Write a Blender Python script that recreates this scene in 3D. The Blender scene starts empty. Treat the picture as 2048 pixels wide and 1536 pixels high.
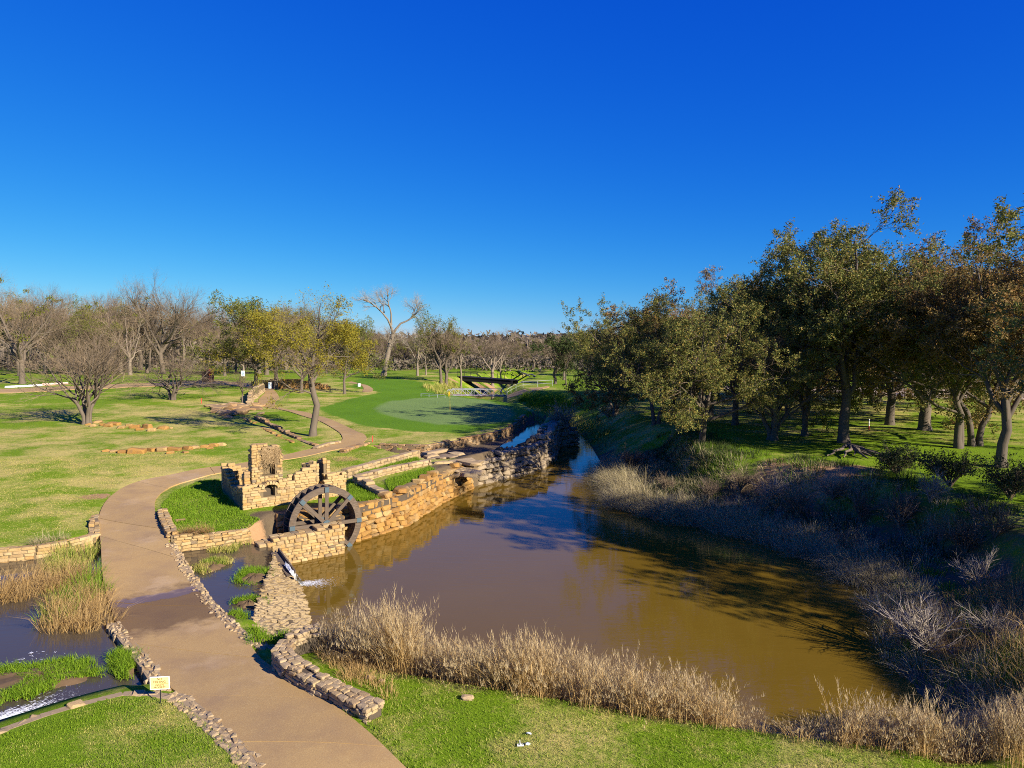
import bpy, bmesh, math, random
import numpy as np
from mathutils import Vector, Matrix

# ------------------------------------------------------------------ camera, sky, sun, exposure
SC = bpy.context.scene
COL = SC.collection
CAMZ, FPX, PITCH = 8.5, 1420.0, math.atan(83/1420)
cam_d = bpy.data.cameras.new('camera'); cam = bpy.data.objects.new('camera', cam_d); COL.objects.link(cam)
cam.location = (0, 0, CAMZ); cam.rotation_euler = (math.pi/2 - PITCH, 0, 0)
cam_d.sensor_width = 36; cam_d.lens = 36*FPX/2048; cam_d.clip_start = 0.1; cam_d.clip_end = 8000
SC.camera = cam
SUN_EL = math.radians(25.0)
SUN_DIR = Vector((0.77*math.cos(SUN_EL), -0.64*math.cos(SUN_EL), math.sin(SUN_EL))).normalized()   # towards the sun
world = bpy.data.worlds.new('World'); SC.world = world; world.use_nodes = True
wn = world.node_tree.nodes; wl = world.node_tree.links; wn.clear()
wo = wn.new('ShaderNodeOutputWorld'); wb = wn.new('ShaderNodeBackground'); ws = wn.new('ShaderNodeTexSky')
ws.sky_type = 'NISHITA'; ws.sun_disc = False; ws.sun_elevation = SUN_EL
ws.sun_rotation = math.atan2(SUN_DIR.x, SUN_DIR.y)
ws.altitude = 1500; ws.air_density = 1.0; ws.dust_density = 0.0; ws.ozone_density = 4.0
wb.inputs['Strength'].default_value = 0.05
# the photograph's deep polarised blue: a tone curve per channel on the sky texture
wsp = wn.new('ShaderNodeSeparateColor'); wcb = wn.new('ShaderNodeCombineColor'); wl.new(ws.outputs[0], wsp.inputs[0])
for k_, (a_, g_) in enumerate(((.0396, 2.2), (.432, 1.15), (3.26, .36))):
    p_ = wn.new('ShaderNodeMath'); p_.operation = 'POWER'; p_.inputs[1].default_value = g_; q_ = wn.new('ShaderNodeMath'); q_.operation = 'MULTIPLY'; q_.inputs[1].default_value = a_
    wl.new(wsp.outputs[k_], p_.inputs[0]); wl.new(p_.outputs[0], q_.inputs[0]); wl.new(q_.outputs[0], wcb.inputs[k_])
wl.new(wcb.outputs[0], wb.inputs['Color']); wl.new(wb.outputs[0], wo.inputs['Surface'])
sun_d = bpy.data.lights.new('sun', 'SUN'); sun = bpy.data.objects.new('sun', sun_d); COL.objects.link(sun)
sun_d.energy = 4.0; sun_d.angle = math.radians(0.5); sun_d.color = (1.0, 0.90, 0.74)
sun.rotation_euler = (-SUN_DIR).to_track_quat('-Z', 'Y').to_euler(); sun.location = (40, -30, 60)
SC.view_settings.view_transform = 'Standard'; SC.view_settings.look = 'None'
SC.view_settings.exposure = 1.38; SC.view_settings.gamma = 1.0; SC.view_settings.use_curve_mapping = False
SC.render.engine = 'CYCLES'
SC.cycles.use_denoising = False; SC.cycles.filter_width = 1.0
SC.cycles.max_bounces = 5; SC.cycles.diffuse_bounces = 3; SC.cycles.glossy_bounces = 3; SC.cycles.transmission_bounces = 3
SC.cycles.caustics_reflective = False; SC.cycles.caustics_refractive = False

rng = np.random.default_rng(11)
random.seed(11)

# ------------------------------------------------------------------ pixel -> direction / plane
def ray(px, py):
    dx = (px-1024)/FPX; dy = (768-py)/FPX
    c, s = math.cos(PITCH), math.sin(PITCH)
    return np.array([dx, c + s*dy, -s + c*dy])
def P(px, py, z):
    d = ray(px, py); t = (z-CAMZ)/d[2]
    return np.array([d[0]*t, d[1]*t, z])
def at_depth(px, py, Y):
    d = ray(px, py); t = Y/d[1]
    return np.array([d[0]*t, Y, CAMZ + d[2]*t])

# ------------------------------------------------------------------ terrain
WL = -1.2                                                     # pond level
CTRL = [(660,1536,.30),(200,1480,.30),(0,1536,.35),(430,1500,.3),(1000,1480,.15),(1500,1530,.1),(870,1420,.12),(700,1440,.2),(520,1400,.15),
 (270,1180,.0),(300,1240,.0),(100,1250,.0),(0,1250,.0),(330,1320,.08),(400,1160,.0),(250,1080,.18),(260,1030,.32),(100,1050,.45),(0,1060,.45),(0,980,.7),(150,920,1.0),(0,860,1.1),(300,900,.95),
 (430,950,.6),(370,965,.5),(480,1040,.18),(400,1000,.35),(590,1000,.32),(640,960,.45),(700,960,.55),(760,985,.6),(850,915,.65),(780,940,.62),
 (640,905,.62),(725,880,.68),(640,835,.95),(545,800,1.5),(520,775,2.2),(345,800,1.65),(180,845,1.25),(0,785,1.8),(250,765,2.2),(430,760,2.6),(600,760,2.4),
 (560,860,.85),(480,870,1.0),(420,820,1.5),(700,810,1.35),
 (770,810,1.45),(900,822,1.25),(1000,830,1.1),(870,855,1.05),(700,850,1.0),(800,785,1.8),(740,750,2.2),(850,765,1.9),(900,790,1.4),(980,800,1.25),
 (850,882,.85),(1000,852,.95),(1050,830,1.1),(1230,850,1.2),(1200,790,1.6),(1400,860,1.8),(1600,870,1.8),(1800,880,1.8),(2040,950,1.6),(2040,800,2.2),(1700,800,2.2),(1100,770,1.6),
 (1320,820,1.7),(1060,790,1.3),(1150,820,1.2),
 (300,735,2.0),(1000,740,1.8),(1100,725,2.0),(1500,740,2.0),(2000,740,2.2),(700,735,2.0),(0,735,2.0)]
_cp = np.array([P(*c) for c in CTRL])
_cp = np.vstack([_cp, [[14,20,.3],[22,24,1.2],[30,30,1.6],[16,12,.2],[40,40,1.9],[60,60,2],[-40,30,.7],[-60,60,1.5],[26,14,1.0],[0,5,.2],[-30,5,.4],[30,0,.8],[0,-20,.3],[-8,8,.35]]])
_ch = np.maximum(1.6, .13*np.hypot(_cp[:,0], _cp[:,1]))
def zbase(x, y):
    num = np.zeros_like(x); den = np.zeros_like(x)
    for (cx, cy, cz), h in zip(_cp, _ch):
        d2 = (x-cx)**2 + (y-cy)**2
        w = np.exp(-d2/(2*h*h)) + 1e-7/(1+d2)
        num += w*cz; den += w
    z = num/den
    f = np.clip((y-220)/200, 0, 1)
    return z*(1-f) + 2.0*f
def seg_sd(poly, x, y):
    """signed distance to a closed polygon (negative inside) and the index of the nearest edge"""
    n = len(poly); best = np.full(x.shape, 1e18); idx = np.zeros(x.shape, int); ins = np.zeros(x.shape, bool)
    for i in range(n):
        ax, ay = poly[i][0], poly[i][1]; bx, by = poly[(i+1) % n][0], poly[(i+1) % n][1]
        ex, ey = bx-ax, by-ay; L2 = ex*ex+ey*ey+1e-12
        t = np.clip(((x-ax)*ex+(y-ay)*ey)/L2, 0, 1)
        d = (x-ax-t*ex)**2 + (y-ay-t*ey)**2
        m = d < best; best = np.where(m, d, best); idx = np.where(m, i, idx)
        c = ((ay > y) != (by > y)) & (x < (bx-ax)*(y-ay)/(by-ay+1e-15)+ax)
        ins ^= c
    sd = np.sqrt(best); return np.where(ins, -sd, sd), idx
def poly_p(lst, z): return [tuple(P(a, b, z)[:2]) for a, b in lst]
# pond polygon, each vertex with the bank slope k of the edge that starts there
pond = []
def pv(px, py, k): pond.append((*P(px, py, WL)[:2], k))
def pw(x, y, k): pond.append((x, y, k))
pw(-11.0,31.35,6); pw(-11.1,32.65,9); pv(714,1080,9); pv(809,1050,9); pv(878,1005,9); pv(941,975,9)
pv(1009,953,9); pv(1058,942,9); pv(1094,923,6); pv(1110,890,4); pv(1157,886,.7); pv(1148,866,.6)
pw(5.0,86,.5); pw(0.5,93,.5); pw(-5.2,99.5,.5); pw(-7.2,112,.5); pw(-5.2,133,.6); pw(1,165,.6); pw(3,165,.6); pw(-2.4,133,.6); pw(-4.6,112,.5); pw(-2.6,101.5,.5); pw(2.6,95,.5); pw(7,86,.5)
pv(1172,880,.5); pv(1186,903,.5); pv(1202,930,.49); pv(1213,985,.48); pv(1220,1013,.48); pv(1317,1043,.48); pv(1406,1057,.46); pv(1517,1085,.42); pv(1628,1125,.38); pv(1716,1175,.34)
pv(1745,1266,.36); pv(1778,1337,.45); pv(1826,1384,.6); pv(1916,1452,.7); pv(1965,1500,.8)
for q in [(9,15.4),(7.2,15.8),(5.1,16.4),(2.2,17.3),(-.9,18.3),(-3.4,19.3),(-5.6,21.2)]: pw(*q, 1.0)
pv(623,1262,.46); pv(619,1215,.46); pv(594,1164,.46)
PK = np.array([p[2] for p in pond])
POOL = poly_p([(352,1104),(430,1095),(500,1088),(540,1098),(548,1112),(530,1170),(510,1225),(498,1256),(478,1258),(425,1212),(385,1165)], -.3)
STREAM = poly_p([(-400,1125),(0,1124),(70,1117),(150,1103),(196,1090),(203,1105),(206,1167),(222,1227),(237,1265),(262,1300),(304,1356),(296,1384),(245,1386),(160,1410),(90,1430),(0,1462),(-300,1530)], -.12)
CHAN = poly_p([(735,902),(848,905),(913,896),(984,882),(1017,871),(1052,846),(1075,838),(1092,842),(1086,862),(1075,880),(1040,900),(960,916),(900,925),(860,925),(790,915)], .35)
def smin(a, b, k): 
    h = np.clip(.5+.5*(b-a)/k, 0, 1); return b*(1-h)+a*h-k*h*(1-h)
def carve(z, poly, level, depth, kk, sm=.15):
    sd, idx = seg_sd(poly, x=carve.x, y=carve.y)
    k = kk[idx] if not np.isscalar(kk) else kk
    out = level-.06 + k*np.maximum(sd, 0)
    if not np.isscalar(kk): out = np.where((k > .33) & (k < .5) & (carve.y < 75) & (carve.x > 3), level-.06 + .62*k*np.maximum(sd, 0) + 1.1*np.maximum(sd-4.6, 0), out)
    inn = level-.06 - np.minimum(depth, .7*np.maximum(-sd, 0))
    return np.where(sd < 0, np.minimum(z, inn), np.minimum(z, out) if sm == 0 else smin(z, out, sm)), sd
def zt(x, y, path=True, water=True):
    x = np.atleast_1d(np.asarray(x, float)); y = np.atleast_1d(np.asarray(y, float))
    carve.x, carve.y = x, y
    z = zbase(x, y)
    z = z + .05*np.sin(x*.55+1.3)*np.sin(y*.43) + .03*np.sin(x*1.3+y*.9)
    sd, _ = seg_sd(CHAN, x, y); z = np.where(sd < 0, .33, np.minimum(z, .33+7*np.maximum(sd, 0)))
    z, _ = carve(z, pond, WL, .8, PK)
    if water:
        sd, _ = seg_sd(WEIRPOLY, x, y); z = np.where(sd < .05, np.minimum(z, -.5), z)
        z, _ = carve(z, POOL, -.3, .25, 5, .05)
        z, _ = carve(z, STREAM, -.12, .35, 6, .05)
    if path and PATHPOLY:
        for pp in PATHPOLY:
            sd, _ = seg_sd(pp, x, y)
            z = z - .10*np.clip(.5-sd/.25, 0, 1)
    return z
PATHPOLY = []
WEIRPOLY = [P(a, b, -.16)[:2] for a, b in [(552,1103),(536,1150),(520,1195),(506,1240),(520,1272),(548,1290)]] + [P(a, b, WL)[:2] for a, b in [(640,1280),(632,1268),(624,1250),(619,1215),(597,1164),(577,1128)]]
_ts = np.geomspace(8, 900, 420)
def G(px, py, path=False):
    """where the view ray through a photo pixel meets the ground"""
    d = ray(px, py); X = d[0]*_ts; Y = d[1]*_ts; Z = CAMZ + d[2]*_ts
    below = Z < zt(X, Y, path)
    if not below.any(): i = len(_ts)-1
    else: i = int(np.argmax(below))
    a, b = _ts[max(i-1, 0)], _ts[i]
    for _ in range(3):
        tt = np.linspace(a, b, 12); m = (CAMZ + d[2]*tt) < zt(d[0]*tt, d[1]*tt, path)
        j = int(np.argmax(m)) if m.any() else 11
        a, b = tt[max(j-1, 0)], tt[j]
    t = (a+b)/2
    return np.array([d[0]*t, d[1]*t, float(zt(d[0]*t, d[1]*t, path)[0])])
def Z(x, y): return float(zt(x, y, False)[0])

# ------------------------------------------------------------------ mesh and object helpers
def mk(name, V, quads=None, tris=None, smooth=False):
    me = bpy.data.meshes.new(name); V = np.asarray(V, np.float32)
    q = np.zeros((0,4), np.int32) if quads is None else np.asarray(quads, np.int32).reshape(-1,4)
    t = np.zeros((0,3), np.int32) if tris is None else np.asarray(tris, np.int32).reshape(-1,3)
    me.vertices.add(len(V)); me.vertices.foreach_set('co', V.ravel())
    me.loops.add(q.size+t.size); me.loops.foreach_set('vertex_index', np.concatenate([q.ravel(), t.ravel()]))
    ls = np.concatenate([np.arange(len(q))*4, len(q)*4+np.arange(len(t))*3]).astype(np.int32)
    me.polygons.add(len(q)+len(t)); me.polygons.foreach_set('loop_start', ls)
    me.polygons.foreach_set('use_smooth', np.full(len(q)+len(t), smooth))
    me.update(calc_edges=True); me.validate(); return me
def attr(me, name, vals):
    a = me.attributes.new(name, 'FLOAT', 'POINT'); a.data.foreach_set('value', np.asarray(vals, np.float32))
def ob(name, me, mat=None, parent=None, loc=(0,0,0), rot=(0,0,0), scale=(1,1,1)):
    o = bpy.data.objects.new(name, me); COL.objects.link(o); o.location = loc; o.rotation_euler = rot; o.scale = scale
    if mat is not None and me is not None and len(me.materials) == 0: me.materials.append(mat)
    if parent is not None: o.parent = parent
    return o
def tag(o, label, cat, group=None):
    o['label'] = label; o['category'] = cat
    if group: o['group'] = group
    return o
def thing(name, label, cat, loc=(0,0,0), rz=0, group=None):
    o = bpy.data.objects.new(name, None); COL.objects.link(o); o.location = loc; o.rotation_euler = (0,0,rz); o.empty_display_size = .2
    return tag(o, label, cat, group)
def structure(o): o['kind'] = 'structure'; return o
def stuff(o, label=None, cat=None):
    o['kind'] = 'stuff'
    if label: tag(o, label, cat)
    return o
class MB:
    """collects simple shapes into one mesh"""
    def __init__(s): s.V = []; s.Q = []; s.T = []; s.n = 0
    def add(s, V, Q=None, T=None):
        V = np.asarray(V, float)
        if Q is not None and len(Q): s.Q.append(np.asarray(Q)+s.n)
        if T is not None and len(T): s.T.append(np.asarray(T)+s.n)
        s.V.append(V); s.n += len(V); return s
    def box(s, c, size, R=None):
        h = np.array(size)/2
        V = np.array([[x,y,z] for x in (-1,1) for y in (-1,1) for z in (-1,1)])*h
        if R is not None: V = V @ np.array(R).T
        return s.add(V+np.array(c), [[0,1,3,2],[4,6,7,5],[0,4,5,1],[2,3,7,6],[0,2,6,4],[1,5,7,3]])
    def beam(s, a, b, w, h=None):
        a = np.array(a, float); b = np.array(b, float); d = b-a; L = np.linalg.norm(d); d /= L
        up = np.array([0,0,1.]) if abs(d[2]) < .9 else np.array([0,1.,0])
        u = np.cross(up, d); u /= np.linalg.norm(u); v = np.cross(d, u)
        return s.box((a+b)/2, (L, w, h or w), np.stack([d, u, v], 1))
    def tube(s, pts, r, k=6):
        V, Q = tubes(np.array([pts], float), np.array([np.broadcast_to(r, len(pts))], float), k, True); 
        return s.add(V, Q)
    def mesh(s, name, smooth=False):
        return mk(name, np.vstack(s.V), np.vstack(s.Q) if s.Q else None, np.vstack(s.T) if s.T else None, smooth)
def norm(a): return a/(np.linalg.norm(a, axis=-1, keepdims=True)+1e-12)
def tubes(nodes, rad, k, caps=False):
    """nodes [B,n,3], rad [B,n] -> verts, quads of B tubes of k sides"""
    B, n, _ = nodes.shape
    tan = np.empty_like(nodes); tan[:,1:-1] = nodes[:,2:]-nodes[:,:-2]; tan[:,0] = nodes[:,1]-nodes[:,0]; tan[:,-1] = nodes[:,-1]-nodes[:,-2]
    tan = norm(tan); main = norm(nodes[:,-1]-nodes[:,0]+1e-6)
    ref = np.where(np.abs(main[:,2:3]) < .8, np.array([[0,0,1.]]), np.array([[1.,0,0]]))[:,None,:]
    u = norm(np.cross(tan, np.broadcast_to(ref, tan.shape))); v = np.cross(tan, u)
    a = np.arange(k)*2*math.pi/k
    V = nodes[:,:,None,:] + rad[:,:,None,None]*(u[:,:,None,:]*np.cos(a)[None,None,:,None] + v[:,:,None,:]*np.sin(a)[None,None,:,None])
    b = np.arange(B)[:,None,None]*n*k; i = np.arange(n-1)[None,:,None]*k; j = np.arange(k)[None,None,:]; j2 = (j+1) % k
    Q = np.stack([b+i+j, b+i+j2, b+i+k+j2, b+i+k+j], -1).reshape(-1,4)
    return V.reshape(-1,3), Q
def poly_mesh(name, pts, z):
    me = bpy.data.meshes.new(name); bm = bmesh.new()
    vs = [bm.verts.new((p[0], p[1], z)) for p in pts]
    f = bm.faces.new(vs); f.normal_update()
    if f.normal.z < 0: f.normal_flip()
    bmesh.ops.triangulate(bm, faces=bm.faces[:]); bm.to_mesh(me); bm.free(); return me
def catmull(pts, step):
    p = np.array(pts, float); p = np.vstack([2*p[0]-p[1], p, 2*p[-1]-p[-2]]); out = []
    for i in range(1, len(p)-2):
        L = np.linalg.norm(p[i+1]-p[i]); m = max(2, int(L/step))
        for t in np.arange(m)/m:
            out.append(.5*(2*p[i]+(p[i+1]-p[i-1])*t+(2*p[i-1]-5*p[i]+4*p[i+1]-p[i+2])*t*t+(3*p[i]-p[i-1]-3*p[i+1]+p[i+2])*t**3))
    out.append(p[-2]); return np.array(out)

# ------------------------------------------------------------------ materials
class NT:
    def __init__(s, name):
        s.m = bpy.data.materials.new(name); s.m.use_nodes = True; s.t = s.m.node_tree; s.b = s.t.nodes['Principled BSDF']; s.o = s.t.nodes['Material Output']
        s.b.inputs['Specular IOR Level'].default_value = .25; s.b.inputs['Roughness'].default_value = .85
    def n(s, typ, **kw):
        x = s.t.nodes.new(typ)
        for k, v in kw.items():
            if k in x.inputs: x.inputs[k].default_value = v
            else: setattr(x, k, v)
        return x
    def l(s, a, b): s.t.links.new(a, b)
    def pos(s):
        if not hasattr(s, '_p'): s._p = s.n('ShaderNodeNewGeometry')
        return s._p.outputs['Position']
    def island(s): s.pos(); return s._p.outputs['Random Per Island']
    def noise(s, scale, detail=4, rough=.6, vec=None, stretch=None):
        x = s.n('ShaderNodeTexNoise', Scale=scale, Detail=detail, Roughness=rough); v = vec or s.pos()
        if stretch:
            mp = s.n('ShaderNodeMapping'); mp.inputs['Scale'].default_value = stretch; s.l(v, mp.inputs['Vector']); v = mp.outputs[0]
        s.l(v, x.inputs['Vector']); return x.outputs['Fac']
    def ramp(s, fac, stops, interp='LINEAR'):
        r = s.n('ShaderNodeValToRGB'); e = r.color_ramp.elements; r.color_ramp.interpolation = interp
        while len(e) < len(stops): e.new(.5)
        for i, (p, c) in enumerate(stops):
            e[i].position = p; e[i].color = (*c, 1) if len(c) == 3 else c
        s.l(fac, r.inputs['Fac']); return r.outputs['Color']
    def mix(s, f, a, b, mode='MIX'):
        x = s.n('ShaderNodeMix', data_type='RGBA', blend_type=mode); 
        for sock, v in ((x.inputs[0], f), (x.inputs[6], a), (x.inputs[7], b)):
            if hasattr(v, 'links') or isinstance(v, bpy.types.NodeSocket): s.l(v, sock)
            else: sock.default_value = v if not isinstance(v, tuple) else ((*v, 1) if len(v) == 3 else v)
        return x.outputs[2]
    def math(s, op, a, b=None, clamp=False):
        x = s.n('ShaderNodeMath', operation=op, use_clamp=clamp)
        for sock, v in ((x.inputs[0], a), (x.inputs[1], b)):
            if v is None: continue
            if isinstance(v, bpy.types.NodeSocket): s.l(v, sock)
            else: sock.default_value = v
        return x.outputs[0]
    def rng(s, v, a, b, c=0, d=1):
        x = s.n('ShaderNodeMapRange'); x.inputs[1].default_value = a; x.inputs[2].default_value = b; x.inputs[3].default_value = c; x.inputs[4].default_value = d
        s.l(v, x.inputs[0]); return x.outputs[0]
    def attr(s, name): return s.n('ShaderNodeAttribute', attribute_name=name).outputs['Fac']
    def orand(s): return s.n('ShaderNodeObjectInfo').outputs['Random']
    def color(s, c): s.l(c, s.b.inputs['Base Color']) if isinstance(c, bpy.types.NodeSocket) else setattr(s.b.inputs['Base Color'], 'default_value', (*c, 1))
    def bump(s, h, strength=.5, dist=.02):
        x = s.n('ShaderNodeBump'); x.inputs['Strength'].default_value = strength; x.inputs['Distance'].default_value = dist
        s.l(h, x.inputs['Height']); s.l(x.outputs[0], s.b.inputs['Normal']); return s
    def rough(s, v): s.l(v, s.b.inputs['Roughness']) if isinstance(v, bpy.types.NodeSocket) else setattr(s.b.inputs['Roughness'], 'default_value', v)
def plain(name, c, rough=.6, metal=0, var=.12):
    m = NT(name); n = m.noise(9, 3); m.color(m.mix(n, tuple(x*(1-var) for x in c), tuple(x*(1+var) for x in c))); m.rough(rough); m.b.inputs['Metallic'].default_value = metal
    return m.m
def stone_mat(name, stops, moss=.0, bump=.02, dark=(.10,.085,.07), stain=.55):
    m = NT(name); c = m.ramp(m.orand(), stops); n1 = m.noise(3.1, 5); n2 = m.noise(17, 5); n3 = m.noise(60, 3)
    c = m.mix(m.rng(n2, .35, .75, 0, .45), c, (.44,.34,.19), 'MIX') if stain > .5 else c
    c = m.mix(m.rng(n1, .52, .74, 0, stain), c, dark)
    c = m.mix(m.rng(n3, .3, .7, 0, .35), c, (.14,.10,.055), 'MIX')
    m.color(c); m.rough(.9); m.bump(m.math('ADD', n2, m.math('MULTIPLY', n3, .5)), .7, bump); return m.m
M = {}
M['limestone'] = stone_mat('limestone', [(0,(.4026,.2562,.0915)),(.25,(.4636,.3172,.1342)),(.5,(.4148,.2318,.0671)),(.75,(.5002,.3660,.1830)),(.93,(.3294,.2074,.0915)),(1,(.1342,.1098,.0854))])
M['gold_stone'] = stone_mat('golden_sandstone', [(0,(.3538,.1830,.0427)),(.3,(.4148,.2318,.0610)),(.6,(.3172,.1586,.0366)),(.85,(.4636,.3050,.1220)),(1,(.2074,.1220,.0488))], stain=.5)
M['dark_stone'] = stone_mat('weathered_boulder', [(0,(.3240,.2565,.1823)),(.4,(.2430,.1890,.1350)),(.7,(.3915,.3105,.2160)),(1,(.1485,.1215,.0945))], stain=.7)
M['pale_stone'] = stone_mat('pale_flagstone', [(0,(.3904,.2806,.1586)),(.3,(.4392,.3294,.1891)),(.6,(.3416,.2318,.1159)),(.85,(.4636,.3416,.1708)),(1,(.2684,.1952,.1220))], stain=.45)
M['rust_stone'] = stone_mat('rust_brown_stone', [(0,(.3050,.1708,.0671)),(.4,(.3904,.2440,.1098)),(.7,(.2074,.1281,.0671)),(1,(.4270,.3050,.1708))], stain=.5)
M['weir_stone'] = stone_mat('weir_stone', [(0,(.30,.22,.12)),(.3,(.36,.27,.15)),(.6,(.24,.17,.085)),(.85,(.34,.24,.11)),(1,(.18,.13,.08))], stain=.5)
M['mortar'] = plain('mortar', (.17,.125,.07), .95)
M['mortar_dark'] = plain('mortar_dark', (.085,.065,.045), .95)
M['mortar_light'] = plain('mortar_light', (.30,.22,.13), .95, 0, .25)
M['mud'] = plain('mud', (.14,.09,.045), .9, 0, .3)
def ground_mat():
    m = NT('ground'); p = m.pos()
    big = m.noise(.09, 4, .6); mid = m.noise(.55, 5, .65); fine = m.noise(6, 5, .7); tiny = m.noise(38, 4, .7)
    lush = m.mix(fine, (.1244,.2135,.0066), (.2196,.3279,.0131)); lush = m.mix(m.rng(tiny, .35, .7), m.mix(.5, lush, (.0659,.1190,.0055)), lush)
    tan = m.mix(fine, (.4160,.3338,.0915), (.6039,.4868,.1708)); tan = m.mix(m.rng(tiny, .3, .7), m.mix(.5, tan, (.2281,.2017,.0549)), tan)
    dry = m.math('ADD', m.attr('dry'), m.math('ADD', m.math('ADD', m.rng(mid, .3, .7, -.4, .4), m.rng(m.noise(.2, 5, .65), .35, .65, -.38, .38)), m.rng(big, .3, .7, -.35, .35)))
    dry = m.math('ADD', dry, m.rng(fine, .3, .7, -.25, .25))
    c = m.mix(m.rng(dry, .15, .85, 0, .95), lush, tan)
    c = m.mix(m.math('MULTIPLY', m.rng(m.noise(.62, 4, .7), .66, .74, 0, .8), m.rng(dry, .4, .7, 0, 1)), c, m.mix(fine, (.26,.17,.085), (.38,.27,.15)))
    # mown fairway and putting green (signed distances stored on the mesh)
    wob = m.rng(mid, .3, .7, -.35, .35)
    fw = m.rng(m.math('ADD', m.attr('fairway'), wob), -.25, .25, 1, 0)
    fcol = m.mix(m.noise(.35, 3), (.0869,.1894,.0066), (.1263,.2455,.0110)); fcol = m.mix(m.rng(tiny, .3, .7, 0, .35), fcol, (.0491,.1122,.0088))
    c = m.mix(fw, c, fcol)
    gr = m.rng(m.math('ADD', m.attr('putting'), m.rng(mid, .3, .7, -.15, .15)), -.4, .4, 1, 0)
    gcol = m.mix(m.noise(.5, 3, .5, None, (.3,1,1)), (.1296,.2084,.0549), (.1754,.2530,.0732))
    c = m.mix(gr, c, gcol)
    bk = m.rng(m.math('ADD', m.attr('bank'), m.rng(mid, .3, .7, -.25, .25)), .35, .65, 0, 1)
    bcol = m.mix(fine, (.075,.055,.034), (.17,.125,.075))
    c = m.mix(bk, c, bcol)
    dirt = m.rng(m.math('ADD', m.attr('dirt'), m.rng(fine, .3, .7, -.2, .2)), .4, .6, 0, 1)
    c = m.mix(dirt, c, m.mix(fine, (.30,.17,.08), (.40,.25,.13)))
    m.color(c); m.rough(.95); m.b.inputs['Specular IOR Level'].default_value = .1
    m.bump(m.math('ADD', m.math('MULTIPLY', fine, .6), m.math('MULTIPLY', tiny, .5)), .55, .09)
    return m.m
M['ground'] = ground_mat()
def water_mat(name, c1, c2, wave=.012, rough=.015, sc=1.0):
    m = NT(name); n = m.noise(.25, 3); m.color(m.mix(n, c1, c2)); m.b.inputs['IOR'].default_value = 1.33; m.b.inputs['Specular IOR Level'].default_value = .5; m.rough(rough)
    w = m.math('ADD', m.noise(2.2*sc, 2, .5, None, (.5,1.5,1)), m.math('MULTIPLY', m.noise(7*sc, 2, .5, None, (.6,1.6,1)), .35))
    w = m.math('MULTIPLY', w, m.rng(m.noise(.12, 2), .3, .65, .25, 1.0))
    m.bump(w, .55, wave); return m.m
M['pond'] = water_mat('pond_water', (.124,.075,.008), (.152,.094,.012), .012)
M['clear'] = water_mat('stream_water', (.055,.045,.032), (.085,.065,.04), .012, .01, 2.0)
M['channel_water'] = water_mat('channel_water', (.02,.03,.04), (.03,.035,.04), .004, .01, 2.0)
def path_mat():
    m = NT('path_concrete'); big = m.noise(.5, 4); f = m.noise(28, 4, .7); t = m.noise(110, 2, .6)
    c = m.mix(big, (.4137,.2600,.0950), (.5109,.3446,.1379)); c = m.mix(m.math('MULTIPLY', m.orand(), .38), c, (.2520,.1610,.0727)); c = m.mix(m.rng(t, .35, .65, 0, .5), c, (.2676,.1560,.0522)); c = m.mix(m.rng(f, .5, .75, 0, .4), c, (.6084,.4680,.2093))
    c = m.mix(m.rng(m.noise(.8, 6), .45, .75, 0, .6), c, (.24,.15,.085))
    c = m.mix(m.rng(m.noise(.35, 5, .7), .55, .7, 0, .4), c, (.50,.36,.22))
    w = m.rng(m.math('ADD', m.attr('wet'), m.rng(m.noise(1.5, 4), .3, .7, -.22, .22)), .3, .62, 0, 1)
    c = m.mix(w, c, m.mix(.72, c, (.085,.042,.018)))
    m.color(c); f2 = m.rng(m.math('ADD', m.attr('film'), m.rng(m.noise(2, 4), .3, .7, -.2, .2)), .45, .6, 0, 1)
    m.rough(m.rng(f2, 0, 1, .85, .12)); m.b.inputs['Specular IOR Level'].default_value = .4
    m.bump(m.math('MULTIPLY', m.math('ADD', f, t), m.rng(f2, 0, 1, 1, .1)), .35, .01); return m.m
M['path'] = path_mat()
def leaf_mat(name, stops, trans=.3):
    m = NT(name); c = m.ramp(m.island(), stops); m.color(c); m.rough(.7)
    tr = m.n('ShaderNodeBsdfTranslucent'); m.l(c, tr.inputs['Color']); mx = m.n('ShaderNodeMixShader'); mx.inputs[0].default_value = trans
    m.l(m.b.outputs[0], mx.inputs[1]); m.l(tr.outputs[0], mx.inputs[2]); m.l(mx.outputs[0], m.o.inputs['Surface']); return m.m
def blade_mat(name, a, b_, bias):
    m = NT(name); i_ = m.island(); p = m.math('ADD', m.math('ADD', m.noise(.55, 5, .65), m.math('MULTIPLY', m.noise(2.3, 3), .6)), m.math('MULTIPLY', i_, .22))
    c = m.mix(m.rng(p, .85-bias, 1.15-bias, 0, 1), m.ramp(i_, a), m.ramp(i_, b_)); m.color(c); m.rough(.8)
    tr = m.n('ShaderNodeBsdfTranslucent'); m.l(c, tr.inputs['Color']); mx = m.n('ShaderNodeMixShader'); mx.inputs[0].default_value = .3
    m.l(m.b.outputs[0], mx.inputs[1]); m.l(tr.outputs[0], mx.inputs[2]); m.l(mx.outputs[0], m.o.inputs['Surface']); return m.m
GREENS = [(0,(.0982,.1830,.0066)),(.5,(.1613,.2635,.0110)),(1,(.2385,.3367,.0198))]; TANS = [(0,(.2245,.2196,.0329)),(.4,(.3928,.3367,.0824)),(1,(.6173,.5124,.1757))]
M['oak_leaf'] = leaf_mat('oak_leaf', [(0,(.0660,.0935,.0198)),(.35,(.1265,.1430,.0286)),(.6,(.1815,.1815,.0396)),(.85,(.2530,.2145,.0495)),(1,(.3080,.1870,.0440))], .25)
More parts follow.
